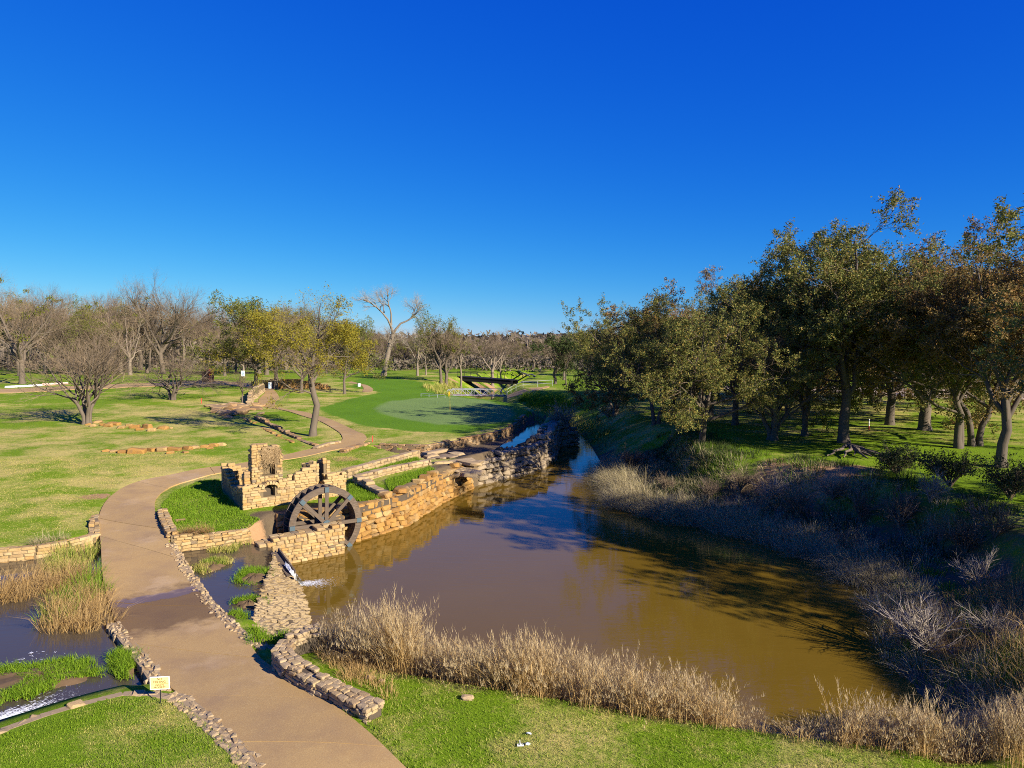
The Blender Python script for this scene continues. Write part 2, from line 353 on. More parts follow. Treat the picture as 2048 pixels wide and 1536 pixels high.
M['oak_leaf_rust'] = leaf_mat('oak_leaf_rust', [(0,(.0875,.0813,.0225)),(.4,(.1875,.1313,.0375)),(.7,(.2750,.1750,.0500)),(1,(.3500,.1750,.0500))], .25)
M['bud_leaf'] = leaf_mat('bud_leaf', [(0,(.20,.17,.012)),(.5,(.30,.24,.02)),(1,(.22,.22,.03))])
M['bud_green'] = leaf_mat('bud_green', [(0,(.10,.13,.015)),(.5,(.17,.18,.03)),(1,(.13,.12,.03))])
M['mistletoe'] = leaf_mat('mistletoe', [(0,(.0900,.1125,.0100)),(.5,(.1500,.1650,.0150)),(1,(.2100,.2100,.0200))])
M['evergreen'] = leaf_mat('evergreen_leaf', [(0,(.025,.045,.012)),(.5,(.045,.07,.016)),(1,(.075,.09,.02))])
M['reed'] = leaf_mat('dry_reed', [(0,(.3745,.2347,.0802)),(.3,(.4847,.3201,.1226)),(.6,(.5508,.3841,.1697)),(.85,(.4186,.2774,.1132)),(1,(.2754,.1707,.0566))], .3)
M['plume'] = leaf_mat('reed_plume', [(0,(.4536,.3308,.1599)),(.5,(.5616,.4268,.2258)),(1,(.6480,.5122,.3011))], .4)
M['bank_grass'] = leaf_mat('bank_grass', [(0,(.3168,.2561,.1338)),(.35,(.4752,.3907,.2231)),(.7,(.6072,.5121,.3012)),(.9,(.2376,.2022,.0781)),(1,(.1188,.1617,.0335))], .25)
M['blade'] = blade_mat('grass_blade', GREENS, TANS, -.05)
M['blade_tan'] = blade_mat('dormant_grass_blade', GREENS, TANS, .14)
M['blade_lush'] = leaf_mat('lush_grass_blade', [(0,(.1007,.1964,.0066)),(.5,(.1610,.2806,.0110)),(1,(.2550,.3648,.0220))], .35)
def bark_mat(name, c1, c2):
    m = NT(name); n = m.noise(7, 5, .7, None, (1,1,.25)); m.color(m.mix(n, c1, c2)); m.rough(.9); m.bump(n, .6, .03); return m.m
M['bark'] = bark_mat('bark', (.075,.058,.042), (.18,.145,.108))
M['bark_dark'] = bark_mat('dark_oak_bark', (.0562,.0450,.0350), (.1500,.1187,.0900))
M['bark_pale'] = bark_mat('pale_bark', (.13,.10,.075), (.28,.23,.17))
M['twig'] = leaf_mat('twig', [(0,(.1148,.0825,.0499)),(.5,(.1823,.1313,.0829)),(1,(.2565,.1875,.1190))], .0)
M['twig_pale'] = leaf_mat('pale_twig', [(0,(.20,.165,.125)),(.5,(.28,.235,.18)),(1,(.36,.305,.24))], .0)
M['twig_brown'] = leaf_mat('brown_twig', [(0,(.0938,.0663,.0425)),(.5,(.1438,.1038,.0675)),(1,(.2000,.1475,.0975))], .0)
def wood_mat():
    m = NT('weathered_wood'); tc = m.n('ShaderNodeTexCoord'); n = m.noise(3.2, 6, .7, tc.outputs['Generated'], (1,8,8)); n2 = m.noise(5, 4)
    c = m.ramp(n, [(.25,(.045,.033,.024)),(.5,(.115,.086,.062)),(.7,(.19,.15,.115))]); c = m.mix(m.rng(n2, .5, .8, 0, .5), c, (.18,.11,.055))
    c = m.mix(m.math('MULTIPLY', m.orand(), .35), c, (.06,.045,.035)); m.color(c); m.rough(.85); m.bump(n, .6, .012); return m.m
M['wood'] = wood_mat()
M['steel'] = plain('blue_grey_steel', (.075,.11,.13), .55, .3)
M['white_metal'] = plain('white_painted_pipe', (.40,.41,.44), .45)
M['yellow'] = plain('yellow_flag_cloth', (.75,.50,.02), .7)
M['red'] = plain('red_paint', (.45,.06,.035), .6)
M['white'] = plain('white_plastic', (.80,.80,.78), .4)
M['blue_white'] = plain('pale_blue_plastic', (.45,.62,.75), .4)
M['dark_metal'] = plain('dark_metal', (.02,.02,.022), .6)
M['bridge_dark'] = plain('tarred_timber', (.018,.016,.018), .8)
M['rust'] = plain('rusty_red_iron', (.16,.055,.038), .8, 0, .5)
M['sign_face'] = plain('cream_sign_face', (.80,.66,.26), .5, 0, .05)
M['ink'] = plain('brown_ink', (.16,.085,.03), .6)
M['foam'] = plain('white_water_foam', (.80,.82,.84), .5)
M['deadwood'] = plain('bleached_deadwood', (.42,.35,.27), .9, 0, .25)
M['woods_far'] = leaf_mat('far_wood', [(0,(.075,.06,.045)),(.4,(.12,.095,.07)),(.75,(.16,.125,.09)),(1,(.07,.075,.03))], .0)
def hill_mat():
    m = NT('wooded_hill'); n = m.noise(.05, 6, .75); m.color(m.ramp(n, [(.3,(.045,.042,.035)),(.55,(.085,.072,.055)),(.75,(.12,.10,.07))])); m.bump(n, 1, 6); return m.m
M['hill'] = hill_mat()

# ------------------------------------------------------------------ cart paths (edges traced on the ground, left and right pairs)
def resample(pts, n):
    p = np.array(pts); s = np.r_[0, np.cumsum(np.linalg.norm(np.diff(p, axis=0), axis=1))]; t = np.linspace(0, s[-1], n)
    return np.stack([np.interp(t, s, p[:,i]) for i in range(p.shape[1])], 1)
def edge(lst): return [G(a, b)[:2] for a, b in lst]
L_main = [np.array([-2.6,8.0]), np.array([-4.3,11.4])] + edge([(516,1530),(436,1450),(377,1401),(335,1370),(304,1349),(262,1297),(237,1265),(223,1227),(206,1167),(202,1105),(195,1052),(203,1018),(222,992),(255,971),(300,957),(370,943),(450,931),(510,921),(562,911),(627,897),(660,890),(680,883),(685,875),(675,862),(650,847),(620,836),(585,825),(555,818),(525,812),(517,800),(530,785),(520,775)])
R_main = [np.array([1.2,9.4]), np.array([-1.1,12.2])] + edge([(808,1532),(735,1462),(668,1410),(608,1378),(572,1349),(523,1318),(488,1274),(433,1227),(391,1174),(363,1132),(336,1080),(314,1035),(310,1003),(325,984),(350,970),(400,955),(450,944),(510,932),(565,920),(627,909),(677,898),(715,890),(732,880),(730,870),(712,862),(687,850),(650,835),(610,824),(570,818),(550,808),(558,794),(545,776)])
m_ = min(len(L_main), len(R_main)); L_main, R_main = L_main[:m_], R_main[:m_]
L_c = catmull(L_main, .45) ; 
def paired(L, R, step):
    """interpolate the pair of edges with the same parameter"""
    LR = np.hstack([np.array(L), np.array(R)]); mid = (LR[:,:2]+LR[:,2:])/2
    p = np.vstack([2*LR[0]-LR[1], LR, 2*LR[-1]-LR[-2]]); out = []
    for i in range(1, len(p)-2):
        Ln = np.linalg.norm(mid[min(i, len(mid)-1)]-mid[i-1]); m = max(2, int(Ln/step))
        for t in np.arange(m)/m:
            out.append(.5*(2*p[i]+(p[i+1]-p[i-1])*t+(2*p[i-1]-5*p[i]+4*p[i+1]-p[i+2])*t*t+(3*p[i]-p[i-1]-3*p[i+1]+p[i+2])*t**3))
    out.append(p[-2]); out = np.array(out); return out[:,:2], out[:,2:]
LA, RA = paired(L_main, R_main, .4)
lft = edge([(520,779),(430,768),(330,772),(200,777),(0,786),(-300,797)]); lfu = edge([(545,774),(430,761),(330,766),(200,770),(0,778),(-300,788)])
LB, RB = paired(lft, lfu, 1.5)
LC, RC = paired(edge([(724,784),(727,776),(717,769),(695,766)]), edge([(743,784),(746,778),(732,770),(702,763)]), 1.0)
LD, RD = paired(edge([(1012,792),(1035,783),(1060,777),(1095,772)]), edge([(1014,797),(1045,789),(1070,781),(1100,774)]), 1.5)
PATHPOLY.append(list(map(tuple, np.vstack([LA, RA[::-1]])))[:])
PATHPOLY.append(list(map(tuple, np.vstack([LB, RB[::-1]]))))
FAIR = [tuple(G(a, b)[:2]) for a, b in [(635,818),(700,797),(760,784),(700,775),(715,757),(790,757),(850,765),(905,783),(1000,798),(1060,822),(1038,843),(995,856),(940,866),(860,864),(800,861),(725,852),(682,836)]]
PUTT = [tuple(G(a, b)[:2]) for a, b in [(749,817),(775,803),(825,797),(910,793),(975,801),(1020,815),(1032,830),(1012,843),(950,850),(875,849),(800,837),(762,827)]]

def ribbon(name, L, R, zoff, across=6, skirt=.12, lo=0, hi=None, attrs=True):
    L = L[lo:hi]; R = R[lo:hi]; n = len(L); u = np.linspace(0, 1, across)
    X = L[:,None,:]*(1-u)[None,:,None] + R[:,None,:]*u[None,:,None]
    z = zt(X[...,0].ravel(), X[...,1].ravel(), False, False).reshape(n, across) + zoff
    V = np.concatenate([X, z[...,None]], -1)
    def sk(e):
        w = V[:,e].copy(); w[:,2] -= skirt; return w[:,None,:]
    V = np.concatenate([sk(0), V, sk(-1)], 1); a = across+2
    ends = []
    i = np.arange(n-1)[:,None]*a; j = np.arange(a-1)[None,:]
    Q = np.stack([i+j, i+j+1, i+a+j+1, i+a+j], -1).reshape(-1,4)
    VV = V.reshape(-1,3); base = len(VV)
    e0 = V[0].copy(); e0[:,2] -= skirt; e1 = V[-1].copy(); e1[:,2] -= skirt
    j = np.arange(a-1)
    Q0 = np.stack([base+j, base+j+1, j+1, j], -1); o = (n-1)*a; Q1 = np.stack([o+j, o+j+1, base+a+j+1, base+a+j], -1)
    me = mk(name, np.vstack([VV, e0, e1]), np.vstack([Q, Q0, Q1])); 
    if attrs:
        A = np.vstack([VV, e0, e1]); 
        s = (A[:,0]-FORD[0])*FORD_D[0] + (A[:,1]-FORD[1])*FORD_D[1]
        attr(me, 'wet', np.clip(1.2-np.abs(s+.75)/2.5, 0, 1)); attr(me, 'film', np.clip(1.1-np.abs(s-.55)/.62, 0, 1)*np.where(A[:,1] < 40, 1, 0))
    me.materials.append(M['path']); return me
FORD = G(320,1205)[:2]; FORD_D = norm(np.array([G(270,1100)[0]-G(400,1330)[0], G(270,1100)[1]-G(400,1330)[1]]))
# the near stretch is cast in slabs with open joints over a bedding strip
path = structure(ob('cart_path', ribbon('cart_path_bed', LA, RA, -.035, 6, .40)))
joints = [0]; s = 0
seglen = np.linalg.norm(np.diff((LA+RA)/2, axis=0), axis=1); lens = [2.2,3.6,2.6,3.3,4.4,3.2,3.4,3.8,3.6,4.0,4.0]; li = 0; acc = 0
for i, d in enumerate(seglen):
    acc += d
    if li < len(lens) and acc >= lens[li]: joints.append(i+1); acc = 0; li += 1
joints.append(len(LA)-1)
for a, b in zip(joints[:-1], joints[1:]):
    LL = LA[a:b+1].copy(); RR = RA[a:b+1].copy()
    if a != 0:
        g = .035/ (np.linalg.norm(LL[1]-LL[0])+1e-6); LL[0] += (LL[1]-LL[0])*g; RR[0] += (RR[1]-RR[0])*g
    ob('slab', ribbon('slab', LL, RR, .012+rng.uniform(-.006,.006), 7, .05), None, path)
structure(ob('side_path', ribbon('side_path', LB, RB, .03, 4, .2)))
structure(ob('far_path', ribbon('far_path', LC, RC, .03, 4, .2)))
structure(ob('bridge_path', ribbon('bridge_path', LD, RD, .05, 4, .2)))

# ------------------------------------------------------------------ ground sheet
def axis(parts):
    out = [parts[0][0]]
    for a, b, st0, st1 in parts:
        x = a
        while x < b-1e-6:
            st = st0+(st1-st0)*(x-a)/(b-a); x = min(b, x+st); out.append(x)
    return np.array(out)
gx = np.r_[-axis([(60,150,1.2,4),(150,4000,6,500)])[::-1], axis([(-60,-30,1.4,.5),(-30,16,.38,.38),(16,34,.5,1.0),(34,60,1.2,2.2)])[1:], axis([(60,150,1.6,4),(150,4000,6,500)])[1:]]
gy = axis([(-80,10,6,.5),(10,62,.32,.42),(62,115,.5,.9),(115,170,1.2,2.5),(170,400,2.5,8),(400,6000,10,700)])
GX, GY = np.meshgrid(gx, gy); fx, fy = GX.ravel(), GY.ravel()
gz = zt(fx, fy)
pad = np.exp(-((fx-0)**2+(fy-70)**2)/400)
V = np.stack([fx, fy, gz], 1); nx, ny = len(gx), len(gy)
i = np.arange(ny-1)[:,None]*nx; j = np.arange(nx-1)[None,:]
gme = mk('ground', V, np.stack([i+j, i+j+1, i+nx+j+1, i+nx+j], -1).reshape(-1,4), None, True); gme.materials.append(M['ground'])
near = (fy > 40) & (fy < 170) & (np.abs(fx) < 70)
fw = np.full(len(fx), 20.); pg = np.full(len(fx), 20.)
fw[near] = seg_sd(FAIR, fx[near], fy[near])[0]; pg[near] = seg_sd(PUTT, fx[near], fy[near])[0]
attr(gme, 'fairway', fw); attr(gme, 'putting', pg)
sdp, eidx = seg_sd(pond, fx, fy)
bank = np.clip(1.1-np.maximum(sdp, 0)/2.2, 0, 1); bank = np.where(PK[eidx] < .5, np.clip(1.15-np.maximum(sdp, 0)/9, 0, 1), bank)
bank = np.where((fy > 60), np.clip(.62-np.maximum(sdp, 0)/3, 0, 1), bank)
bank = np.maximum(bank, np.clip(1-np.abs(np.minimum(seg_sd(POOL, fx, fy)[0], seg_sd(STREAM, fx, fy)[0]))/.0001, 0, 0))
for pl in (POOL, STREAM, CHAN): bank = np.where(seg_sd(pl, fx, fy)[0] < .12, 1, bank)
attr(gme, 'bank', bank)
DRY = [((60,930),.62,9),((300,905),.66,8),((150,880),.55,8),((430,890),.62,7),((560,905),.42,4),((80,1040),.36,5),((250,830),.45,8),((60,800),.22,10),((420,780),.25,8),
       ((760,870),.66,4),((880,872),.6,4),((700,905),.5,4),((580,800),.55,7),((650,790),.55,8),((480,1030),.05,3),((400,1010),.15,3),((250,1480),.15,3),((60,1500),.4,3),((850,1420),.2,2),((1000,1500),.42,2.5),((1350,1510),.25,2),
       ((1500,800),.62,10),((1700,820),.4,10),((1850,850),.15,8),((1650,890),.05,6),((2030,880),.05,6),((1250,860),.3,6),((640,870),.12,3),((540,830),.2,5),((1100,840),.5,5),((1130,810),.2,6),((760,1000),.1,3),((1900,800),.5,10)]
num = np.full(len(fx), .18*.02); den = np.full(len(fx), .02)
for (p, v, r) in DRY:
    c = G(*p); w = np.exp(-((fx-c[0])**2+(fy-c[1])**2)/(2*r*r)); num += w*v; den += w
attr(gme, 'dry', num/den-.03)
dirt = np.zeros(len(fx))
for (px, py), r in [((690,918),1.0),((968,785),1.8),((985,776),2.2),((960,772),1.8),((1690,940),2.2),((1580,930),2.0),((1120,842),1.5),((520,1052),.7),((500,1075),.6),((190,993),.8),((1560,795),4),((905,760),1.5)]:
    c = G(px, py); dirt = np.maximum(dirt, np.clip(1.15-np.hypot(fx-c[0], fy-c[1])/r*.75, 0, 1))
attr(gme, 'dirt', dirt)
structure(ob('ground', gme))
hv = []
# low wooded ridge on the horizon
hx = np.linspace(-2200, 2200, 160); rows = [(700,0),(760,6),(860,9.5),(1000,8)]
hz = 1+.22*np.sin(hx*.004+1)+.12*np.sin(hx*.013)+.06*np.sin(hx*.05)+.05*rng.normal(size=len(hx))
V = np.array([[x, y, 1.5+h*zz*1.35] for (y, h) in rows for x, zz in zip(hx, hz)]); n = len(hx)
i = np.arange(len(rows)-1)[:,None]*n; j = np.arange(n-1)[None,:]
structure(ob('hills', mk('hills', V, np.stack([i+j,i+j+1,i+n+j+1,i+n+j],-1).reshape(-1,4), None, False), M['hill']))

# ------------------------------------------------------------------ water
pc = np.array([p[:2] for p in pond])
structure(ob('pond_water', poly_mesh('pond_water', [(-9.6,30.9),(-8.0,31.6),(-7.2,32.6),(-8.0,33.5),(-11.3,31.7),(-11.2,32.9)]+[tuple(p) for p in pc[5:]], WL) if False else mk('pond_water', [[-14,14,WL],[22,14,WL],[22,46,WL],[-14,46,WL],[14,46,WL],[14,170,WL],[-10,170,WL],[-10,46,WL]], [[0,1,2,3],[7,4,5,6]]), M['pond']))
structure(ob('pool_water', poly_mesh('pool_water', [tuple(np.array(p)+norm(np.array(p)-np.mean(POOL, axis=0))*.12) for p in POOL], -.3), M['clear']))
structure(ob('stream_water', poly_mesh('stream_water', [tuple(np.array(p)+norm(np.array(p)-np.mean(STREAM, axis=0))*.12) for p in STREAM], -.12), M['clear']))
CW = poly_p([(1000,893),(1030,868),(1056,848),(1075,843),(1092,846),(1086,862),(1072,880),(1045,896),(1015,905)], .42)
structure(ob('channel_water', poly_mesh('channel_water', CW, .42), M['channel_water']))

# ------------------------------------------------------------------ stones and walls
def hull_mesh(name, pts):
    bm = bmesh.new(); vs = [bm.verts.new(p) for p in pts]; r = bmesh.ops.convex_hull(bm, input=vs)
    bmesh.ops.delete(bm, geom=[v for v in bm.verts if not v.link_faces], context='VERTS'); me = bpy.data.meshes.new(name); bm.to_mesh(me); bm.free(); return me
def block_pts(r, j=.06, c=.13):
    pts = []
    for x in (-1,1):
        for y in (-1,1):
            for z in (-1,1):
                k = np.array([x,y,z])*.5 + r.uniform(-j, j, 3)
                for a in range(3):
                    q = k.copy(); 
                    for b in range(3):
                        if b != a: q[b] -= np.sign((x,y,z)[b])*c*r.uniform(.5,1.3)
                    pts.append(q)
    return pts
def boulder_pts(r, n=30, e=.55):
    d = norm(r.normal(size=(n,3))); p = np.sign(d)*np.abs(d)**e; p = p/np.abs(p).max(0)*.5; return p*r.uniform(.86,1.05,(n,1))
MATSETS = {}
def stone_set(mat, kind):
    key = (mat, kind)
    if key not in MATSETS:
        r = np.random.default_rng(sum(map(ord, mat+kind))); L = []
        for q in range(12):
            me = hull_mesh(kind, block_pts(r, .07, .10) if kind == 'block' else block_pts(r, .13, .15) if kind == 'rough' else boulder_pts(r)); me.materials.append(M[mat]); L.append(me)
        MATSETS[key] = L
    return MATSETS[key]
def mat_trs(loc, rot, sc): return Matrix.LocRotScale(Vector(loc), rot, Vector(sc))
def emit(parent, items, name='stone', limit=300, origin=(0,0,0)):
    """items: (mesh, location, euler, scale); the first `limit` are objects, the rest one joined part"""
    from mathutils import Euler
    for me, loc, rot, sc in items[:limit]:
        o = bpy.data.objects.new(name, me); COL.objects.link(o); o.parent = parent
        o.location = Vector(loc)-Vector(origin); o.rotation_euler = rot; o.scale = sc
    rest = items[limit:]
    if rest:
        b = MB()
        for me, loc, rot, sc in rest:
            v = np.empty(len(me.vertices)*3); me.vertices.foreach_get('co', v); v = v.reshape(-1,3)*np.array(sc); v = v @ np.array(Euler(rot).to_matrix()).T + np.array(loc)-np.array(origin)
            b.add(v, None, [list(p.vertices) for p in me.polygons if len(p.vertices) == 3])
        o = ob('rubble', b.mesh('rubble'), rest[0][0].materials[0], parent); o['kind'] = 'stuff'
class Wall:
    """a dry or mortared wall along a polyline; base and top heights per point"""
    def __init__(s, pts, z0, z1, thick, sl, sh, mat, kind='block', wythes=1, batter=0, jit=.02, ragged=0, holes=(), seed=0, backtop=99, gap=.96, follow=False):
        s.p = np.array(pts, float)[:, :2]; n = len(s.p); s.s = np.r_[0, np.cumsum(np.linalg.norm(np.diff(s.p, axis=0), axis=1))]
        f = lambda v: (lambda t: v) if np.isscalar(v) else (lambda t: float(np.interp(t, np.linspace(0, s.s[-1], len(v)) if len(v) != n else s.s, v)))
        s.z0, s.z1 = f(z0), f(z1); s.thick, s.sl, s.sh, s.mat, s.kind, s.w, s.b, s.j, s.rag, s.holes = thick, sl, sh, mat, kind, wythes, batter, jit, ragged, holes
        s.r = np.random.default_rng(seed+7); s.bt = backtop; s.gap = gap; s.follow = follow
    def at(s, t):
        i = int(np.clip(np.searchsorted(s.s, t)-1, 0, len(s.p)-2)); f = (t-s.s[i])/(s.s[i+1]-s.s[i]+1e-9); d = norm(s.p[i+1]-s.p[i])
        return s.p[i]+(s.p[i+1]-s.p[i])*f, d, np.array([-d[1], d[0]])
    def inhole(s, t, z, m=.0): return any(a-m < t < b+m and c-m < z < d+m for a, b, c, d in s.holes)
    def stones(s):
        out = []; r = s.r; L = s.s[-1]; zmin = min(s.z0(t) for t in s.s); zmax = max(s.z1(t) for t in np.linspace(0, L, 60)); S = stone_set(s.mat, s.kind)
        z = zmin; k = 0
        if s.follow:
            for w in range(s.w):
                t = 0.
                while t < L:
                    l = s.sl*r.uniform(.6,1.5); c = min(t+l/2, L); t += l; p, d, n = s.at(c); q = p+n*(((w+.5)/s.w-.5)*s.thick+r.uniform(-1,1)*s.j*1.5); h = s.z1(c)-s.z0(c)
                    out.append((S[r.integers(12)], (q[0], q[1], s.z0(c)+h/2+r.uniform(-.03,.02)), (r.uniform(-.07,.07), r.uniform(-.07,.07), math.atan2(d[1], d[0])+r.uniform(-.4,.4)), (l*r.uniform(.95,1.15), s.thick/s.w*r.uniform(.85,1.25), h)))
            return out
        while z < zmax-.3*s.sh:
            h = s.sh*r.uniform(.78,1.22)
            for w in range(s.w):
                t = -r.uniform(0, .5)*s.sl if k % 2 else 0.
                while t < L:
                    l = s.sl*r.uniform(.6,1.45); c = t+l/2
                    a0, a1 = max(t, 0), min(t+l, L); t += l
                    if a1-a0 < .3*s.sl: continue
                    c = (a0+a1)/2; l = a1-a0; top = s.z1(c)+(r.uniform(-1,1)*s.rag if s.rag else 0)
                    if z+h*.55 > top or z+h < s.z0(c): continue
                    if s.inhole(c, z+h/2, .05): continue
                    if w > 0 and z < top-s.bt: continue
                    p, d, n = s.at(c); off = ((w+.5)/s.w-.5)*s.thick + s.b*(z-zmin)+r.uniform(-1,1)*s.j
                    q = p+n*off
                    out.append((S[r.integers(12)], (q[0], q[1], z+h/2+r.uniform(-.12,.12)*s.j), (r.uniform(-1,1)*s.j*1.6, r.uniform(-1,1)*s.j*1.2, math.atan2(d[1], d[0])+r.uniform(-1,1)*s.j), (l*s.gap, s.thick/s.w*r.uniform(.94,1.05), h*s.gap)))
            z += h; k += 1
        return out
    def core(s, name='mortar_core', mat='mortar', inset=.045):
        b = MB(); L = s.s[-1]; step = min(.25, s.sl*.6); t = step*.2; zmin = min(s.z0(q) for q in s.s)
        while t < L-.06:
            t2 = min(t+step, L-.02); c = (t+t2)/2; p, d, n = s.at(c); z0, z1 = s.z0(c), s.z1(c)-s.rag-(.02 if s.follow else .45*s.sh)
            spans = [(z0, z1)]
            for (a, bb, lo, hi) in s.holes:
                if a < c < bb:
                    ns = []
                    for u, v in spans:
                        if u < lo: ns.append((u, min(v, lo)))
                        if v > hi: ns.append((max(u, hi), v))
                    spans = ns
            for u, v in spans:
                if v-u > .03:
                    zc = (u+v)/2; q = p+n*(s.b*(zc-zmin)); b.box((q[0], q[1], zc), (t2-t+.002*(1+(int(t/step) % 2)), s.thick-2*inset, v-u), [[d[0],-d[1],0],[d[1],d[0],0],[0,0,1]])
            t = t2
        return b.mesh(name)
    def build(s, name, label, cat, parent=None, group=None, limit=300, core='mortar', inset=.045):
        o0 = (*s.p[0], s.z0(0))
        if parent is None: par = thing(name, label, cat, o0, 0, group); og = o0
        else: par = ob(name, None, None, parent); og = (0,0,0); par.location = (0,0,0)
        me = s.core(mat=core, inset=inset); c = ob('mortar_core', me, M[core], par); c.location = -Vector(og)
        emit(par, s.stones(), 'stone', limit, og); return par
def PP(lst, z): return [P(a, b, z)[:2] for a, b in lst]

# pond retaining wall, from behind the wheel round to the rock ledges
rw = [np.array([-11.0,32.75]), P(714,1080,WL)[:2], P(809,1050,WL)[:2], P(878,1005,WL)[:2], P(941,975,WL)[:2]]
Wall(rw, WL-.15, [.45,.55,.62,.62,.55], .62, .50, .27, 'gold_stone', 'rough', 1, .16, .05, .06, seed=1).build('retaining_wall', 'golden rough stone retaining wall rising from the brown pond beside the wheel', 'wall', core='mortar_dark', inset=.13)
# shaded boulder causeway between the pond and the upper channel
bw = PP([(946,968),(1009,953),(1058,942),(1094,923),(1108,892),(1150,886)], WL)
Wall(bw, WL-.2, [.5,.75,.85,.95,1.15,.2], 1.25, .78, .36, 'dark_stone', 'rough', 2, .12, .13, .12, seed=2, backtop=1.0).build('boulder_causeway', 'dark weathered boulder wall between narrow creek and raised channel', 'wall', core='mortar_dark', inset=.3)
# low wall round the putting green, along the channel
cwall = PP([(725,901),(848,905),(913,896),(984,882),(1017,871),(1050,846)], .33)
Wall(cwall, .2, [.85,.95,1.0,1.05,1.1,1.2], .45, .42, .15, 'rust_stone', 'block', 1, .1, .04, .04, seed=3).build('channel_wall', 'curving low brown stone wall edging the lawn below the putting green', 'wall')
# terrace walls
Wall(PP([(690,955),(760,935),(835,914)], .55), .3, [1.0,1.05,1.1], .5, .42, .2, 'pale_stone', 'block', 1, 0, .03, .03, seed=4).build('terrace_wall', 'long pale stone terrace wall beside the grassy lane behind the ruin', 'wall')
Wall(PP([(768,992),(714,965),(790,945),(858,932)], .55), .3, [.75,1.0,1.0,1.0], .5, .42, .19, 'pale_stone', 'block', 1, 0, .03, .05, seed=5).build('terrace_wall', 'angled pale stone terrace wall with a corner, between two strips of tall grass', 'wall')
# foreground wall
Wall(PP([(642,1288),(604,1297),(575,1308),(562,1328),(585,1352),(630,1378),(680,1402),(752,1440)], .15), [-1.3,-.5,-.1,0,0,0,0,0], [.62,.62,.6,.58,.55,.52,.5,.48], .50, .21, .095, 'pale_stone', 'rough', 3, 0, .03, .02, seed=6, backtop=.22).build('hooked_wall', 'low hooked rubble wall along the path next to dry reeds', 'wall', core='mortar_dark', inset=.08, limit=300)
# edgings
def edging(name, px, z, w, rows, sl, hgt, mat, label, seed, base=.12):
    pts = [G(a, b) for a, b in px]; p2 = [p[:2] for p in pts]; zs = [float(zt(p[0], p[1], False, False)[0]) for p in pts]
    return Wall(p2, [q-base for q in zs], [q+hgt for q in zs], w, sl, base+hgt, mat, 'rough', rows, 0, .035, .0, seed=seed, gap=1.0, follow=True).build(name, label, 'edging', core='mortar_light', inset=.012)
edging('stone_edging', [(336,1392),(362,1400),(420,1448),(470,1494),(522,1546),(600,1640)], 0, .42, 4, .15, .03, 'pale_stone', 'pale rubble edging between the sign lawn and the concrete path', 21)
edging('stone_edging', [(-60,1486),(0,1462),(90,1430),(160,1409),(245,1388),(300,1388),(334,1393)], 0, .24, 1, .30, .03, 'pale_stone', 'smooth tan stone coping between the stream and the sign lawn', 22, .35)
edging('stone_edging', [(340,1088),(358,1116),(380,1152),(408,1194),(450,1240),(500,1280),(548,1300)], 0, .34, 3, .17, .02, 'pale_stone', 'ragged stone edging between the path and the weedy pool', 23, .3)
edging('stone_edging', [(228,1262),(252,1296),(292,1348),(326,1380)], 0, .34, 3, .17, .02, 'pale_stone', 'ragged stone edging between the path and the open stream', 24, .3)
Wall([G(a, b)[:2] for a, b in [(-150,1122),(0,1112),(70,1104),(140,1095),(188,1078),(190,1050),(186,1028)]], -.25, [.42,.42,.42,.42,.42,.5,.45], .42, .36, .13, 'limestone', 'block', 2, 0, .03, .02, seed=8, backtop=.2).build('stream_wall', 'long tan stone wall holding the lawn above the reedy stream', 'wall')
Wall([G(a, b)[:2] for a, b in [(324,1024),(334,1052),(346,1078),(390,1082),(440,1080),(500,1076)]], -.3, [.5,.55,.5,.4,.35,.3], .44, .30, .12, 'limestone', 'rough', 2, 0, .03, .03, seed=9, backtop=.25).build('curb_wall', 'short angled stone wall where the path reaches the pool below the ruin', 'wall')
# pier in front of the wheel
PD = norm(P(691,1107,WL)[:2]-P(577,1128,WL)[:2]); PN = np.array([-PD[1], PD[0]]); PO = P(577,1128,WL)[:2]
Wall([PO-PD*1.25+PN*.42, PO+PN*.42, PO+PD*np.linalg.norm(P(691,1107,WL)[:2]-PO)+PN*.42], WL-.3, [-.12,.02,.14], .80, .30, .14, 'limestone', 'block', 2, 0, .025, .02, seed=10, backtop=1.6).build('stone_pier', 'squared tan stone pier standing in the pond and carrying the wheel axle', 'pier', limit=300)
# stone paved weir face between the pool and the pond
wc = [P(a, b, -.16)[:2] for a, b in [(552,1103),(536,1150),(520,1195),(506,1240),(520,1272),(548,1290)]]
wbp = [P(a, b, WL)[:2] for a, b in [(577,1128),(597,1164),(619,1215),(624,1250),(632,1268),(640,1280)]]
weir = thing('stone_weir', 'sloping weir paved with upright pointed stones beside the pond', 'weir', (*wc[2], -.3))
A = catmull(wc, .12); NW = 56; A = resample(A, NW); B = resample(catmull(wbp, .12), NW)
b = MB(); nu = 9; u = np.linspace(0, 1, nu)
prof = lambda u: -.13 - .95*np.clip(u, 0, 1)**1.35 - (.35*np.clip((u-.88)/.12, 0, 1))
V = np.array([[*(A[i_]*(1-q)+B[i_]*q), prof(q)+.02*rng.normal()] for i_ in range(NW) for q in u])
V = np.concatenate([V, np.array([[*(A[i_]), -.8] for i_ in range(NW)])])
Q = [[i_*nu+j_, i_*nu+j_+1, (i_+1)*nu+j_+1, (i_+1)*nu+j_] for i_ in range(NW-1) for j_ in range(nu-1)] + [[NW*nu+i_, i_*nu, (i_+1)*nu, NW*nu+i_+1] for i_ in range(NW-1)]
me = mk('weir_bed', V-np.array(weir.location), Q); ob('weir_bed', me, M['mortar'], weir)
S = stone_set('weir_stone', 'rough'); items = []
wr = np.random.default_rng(5)
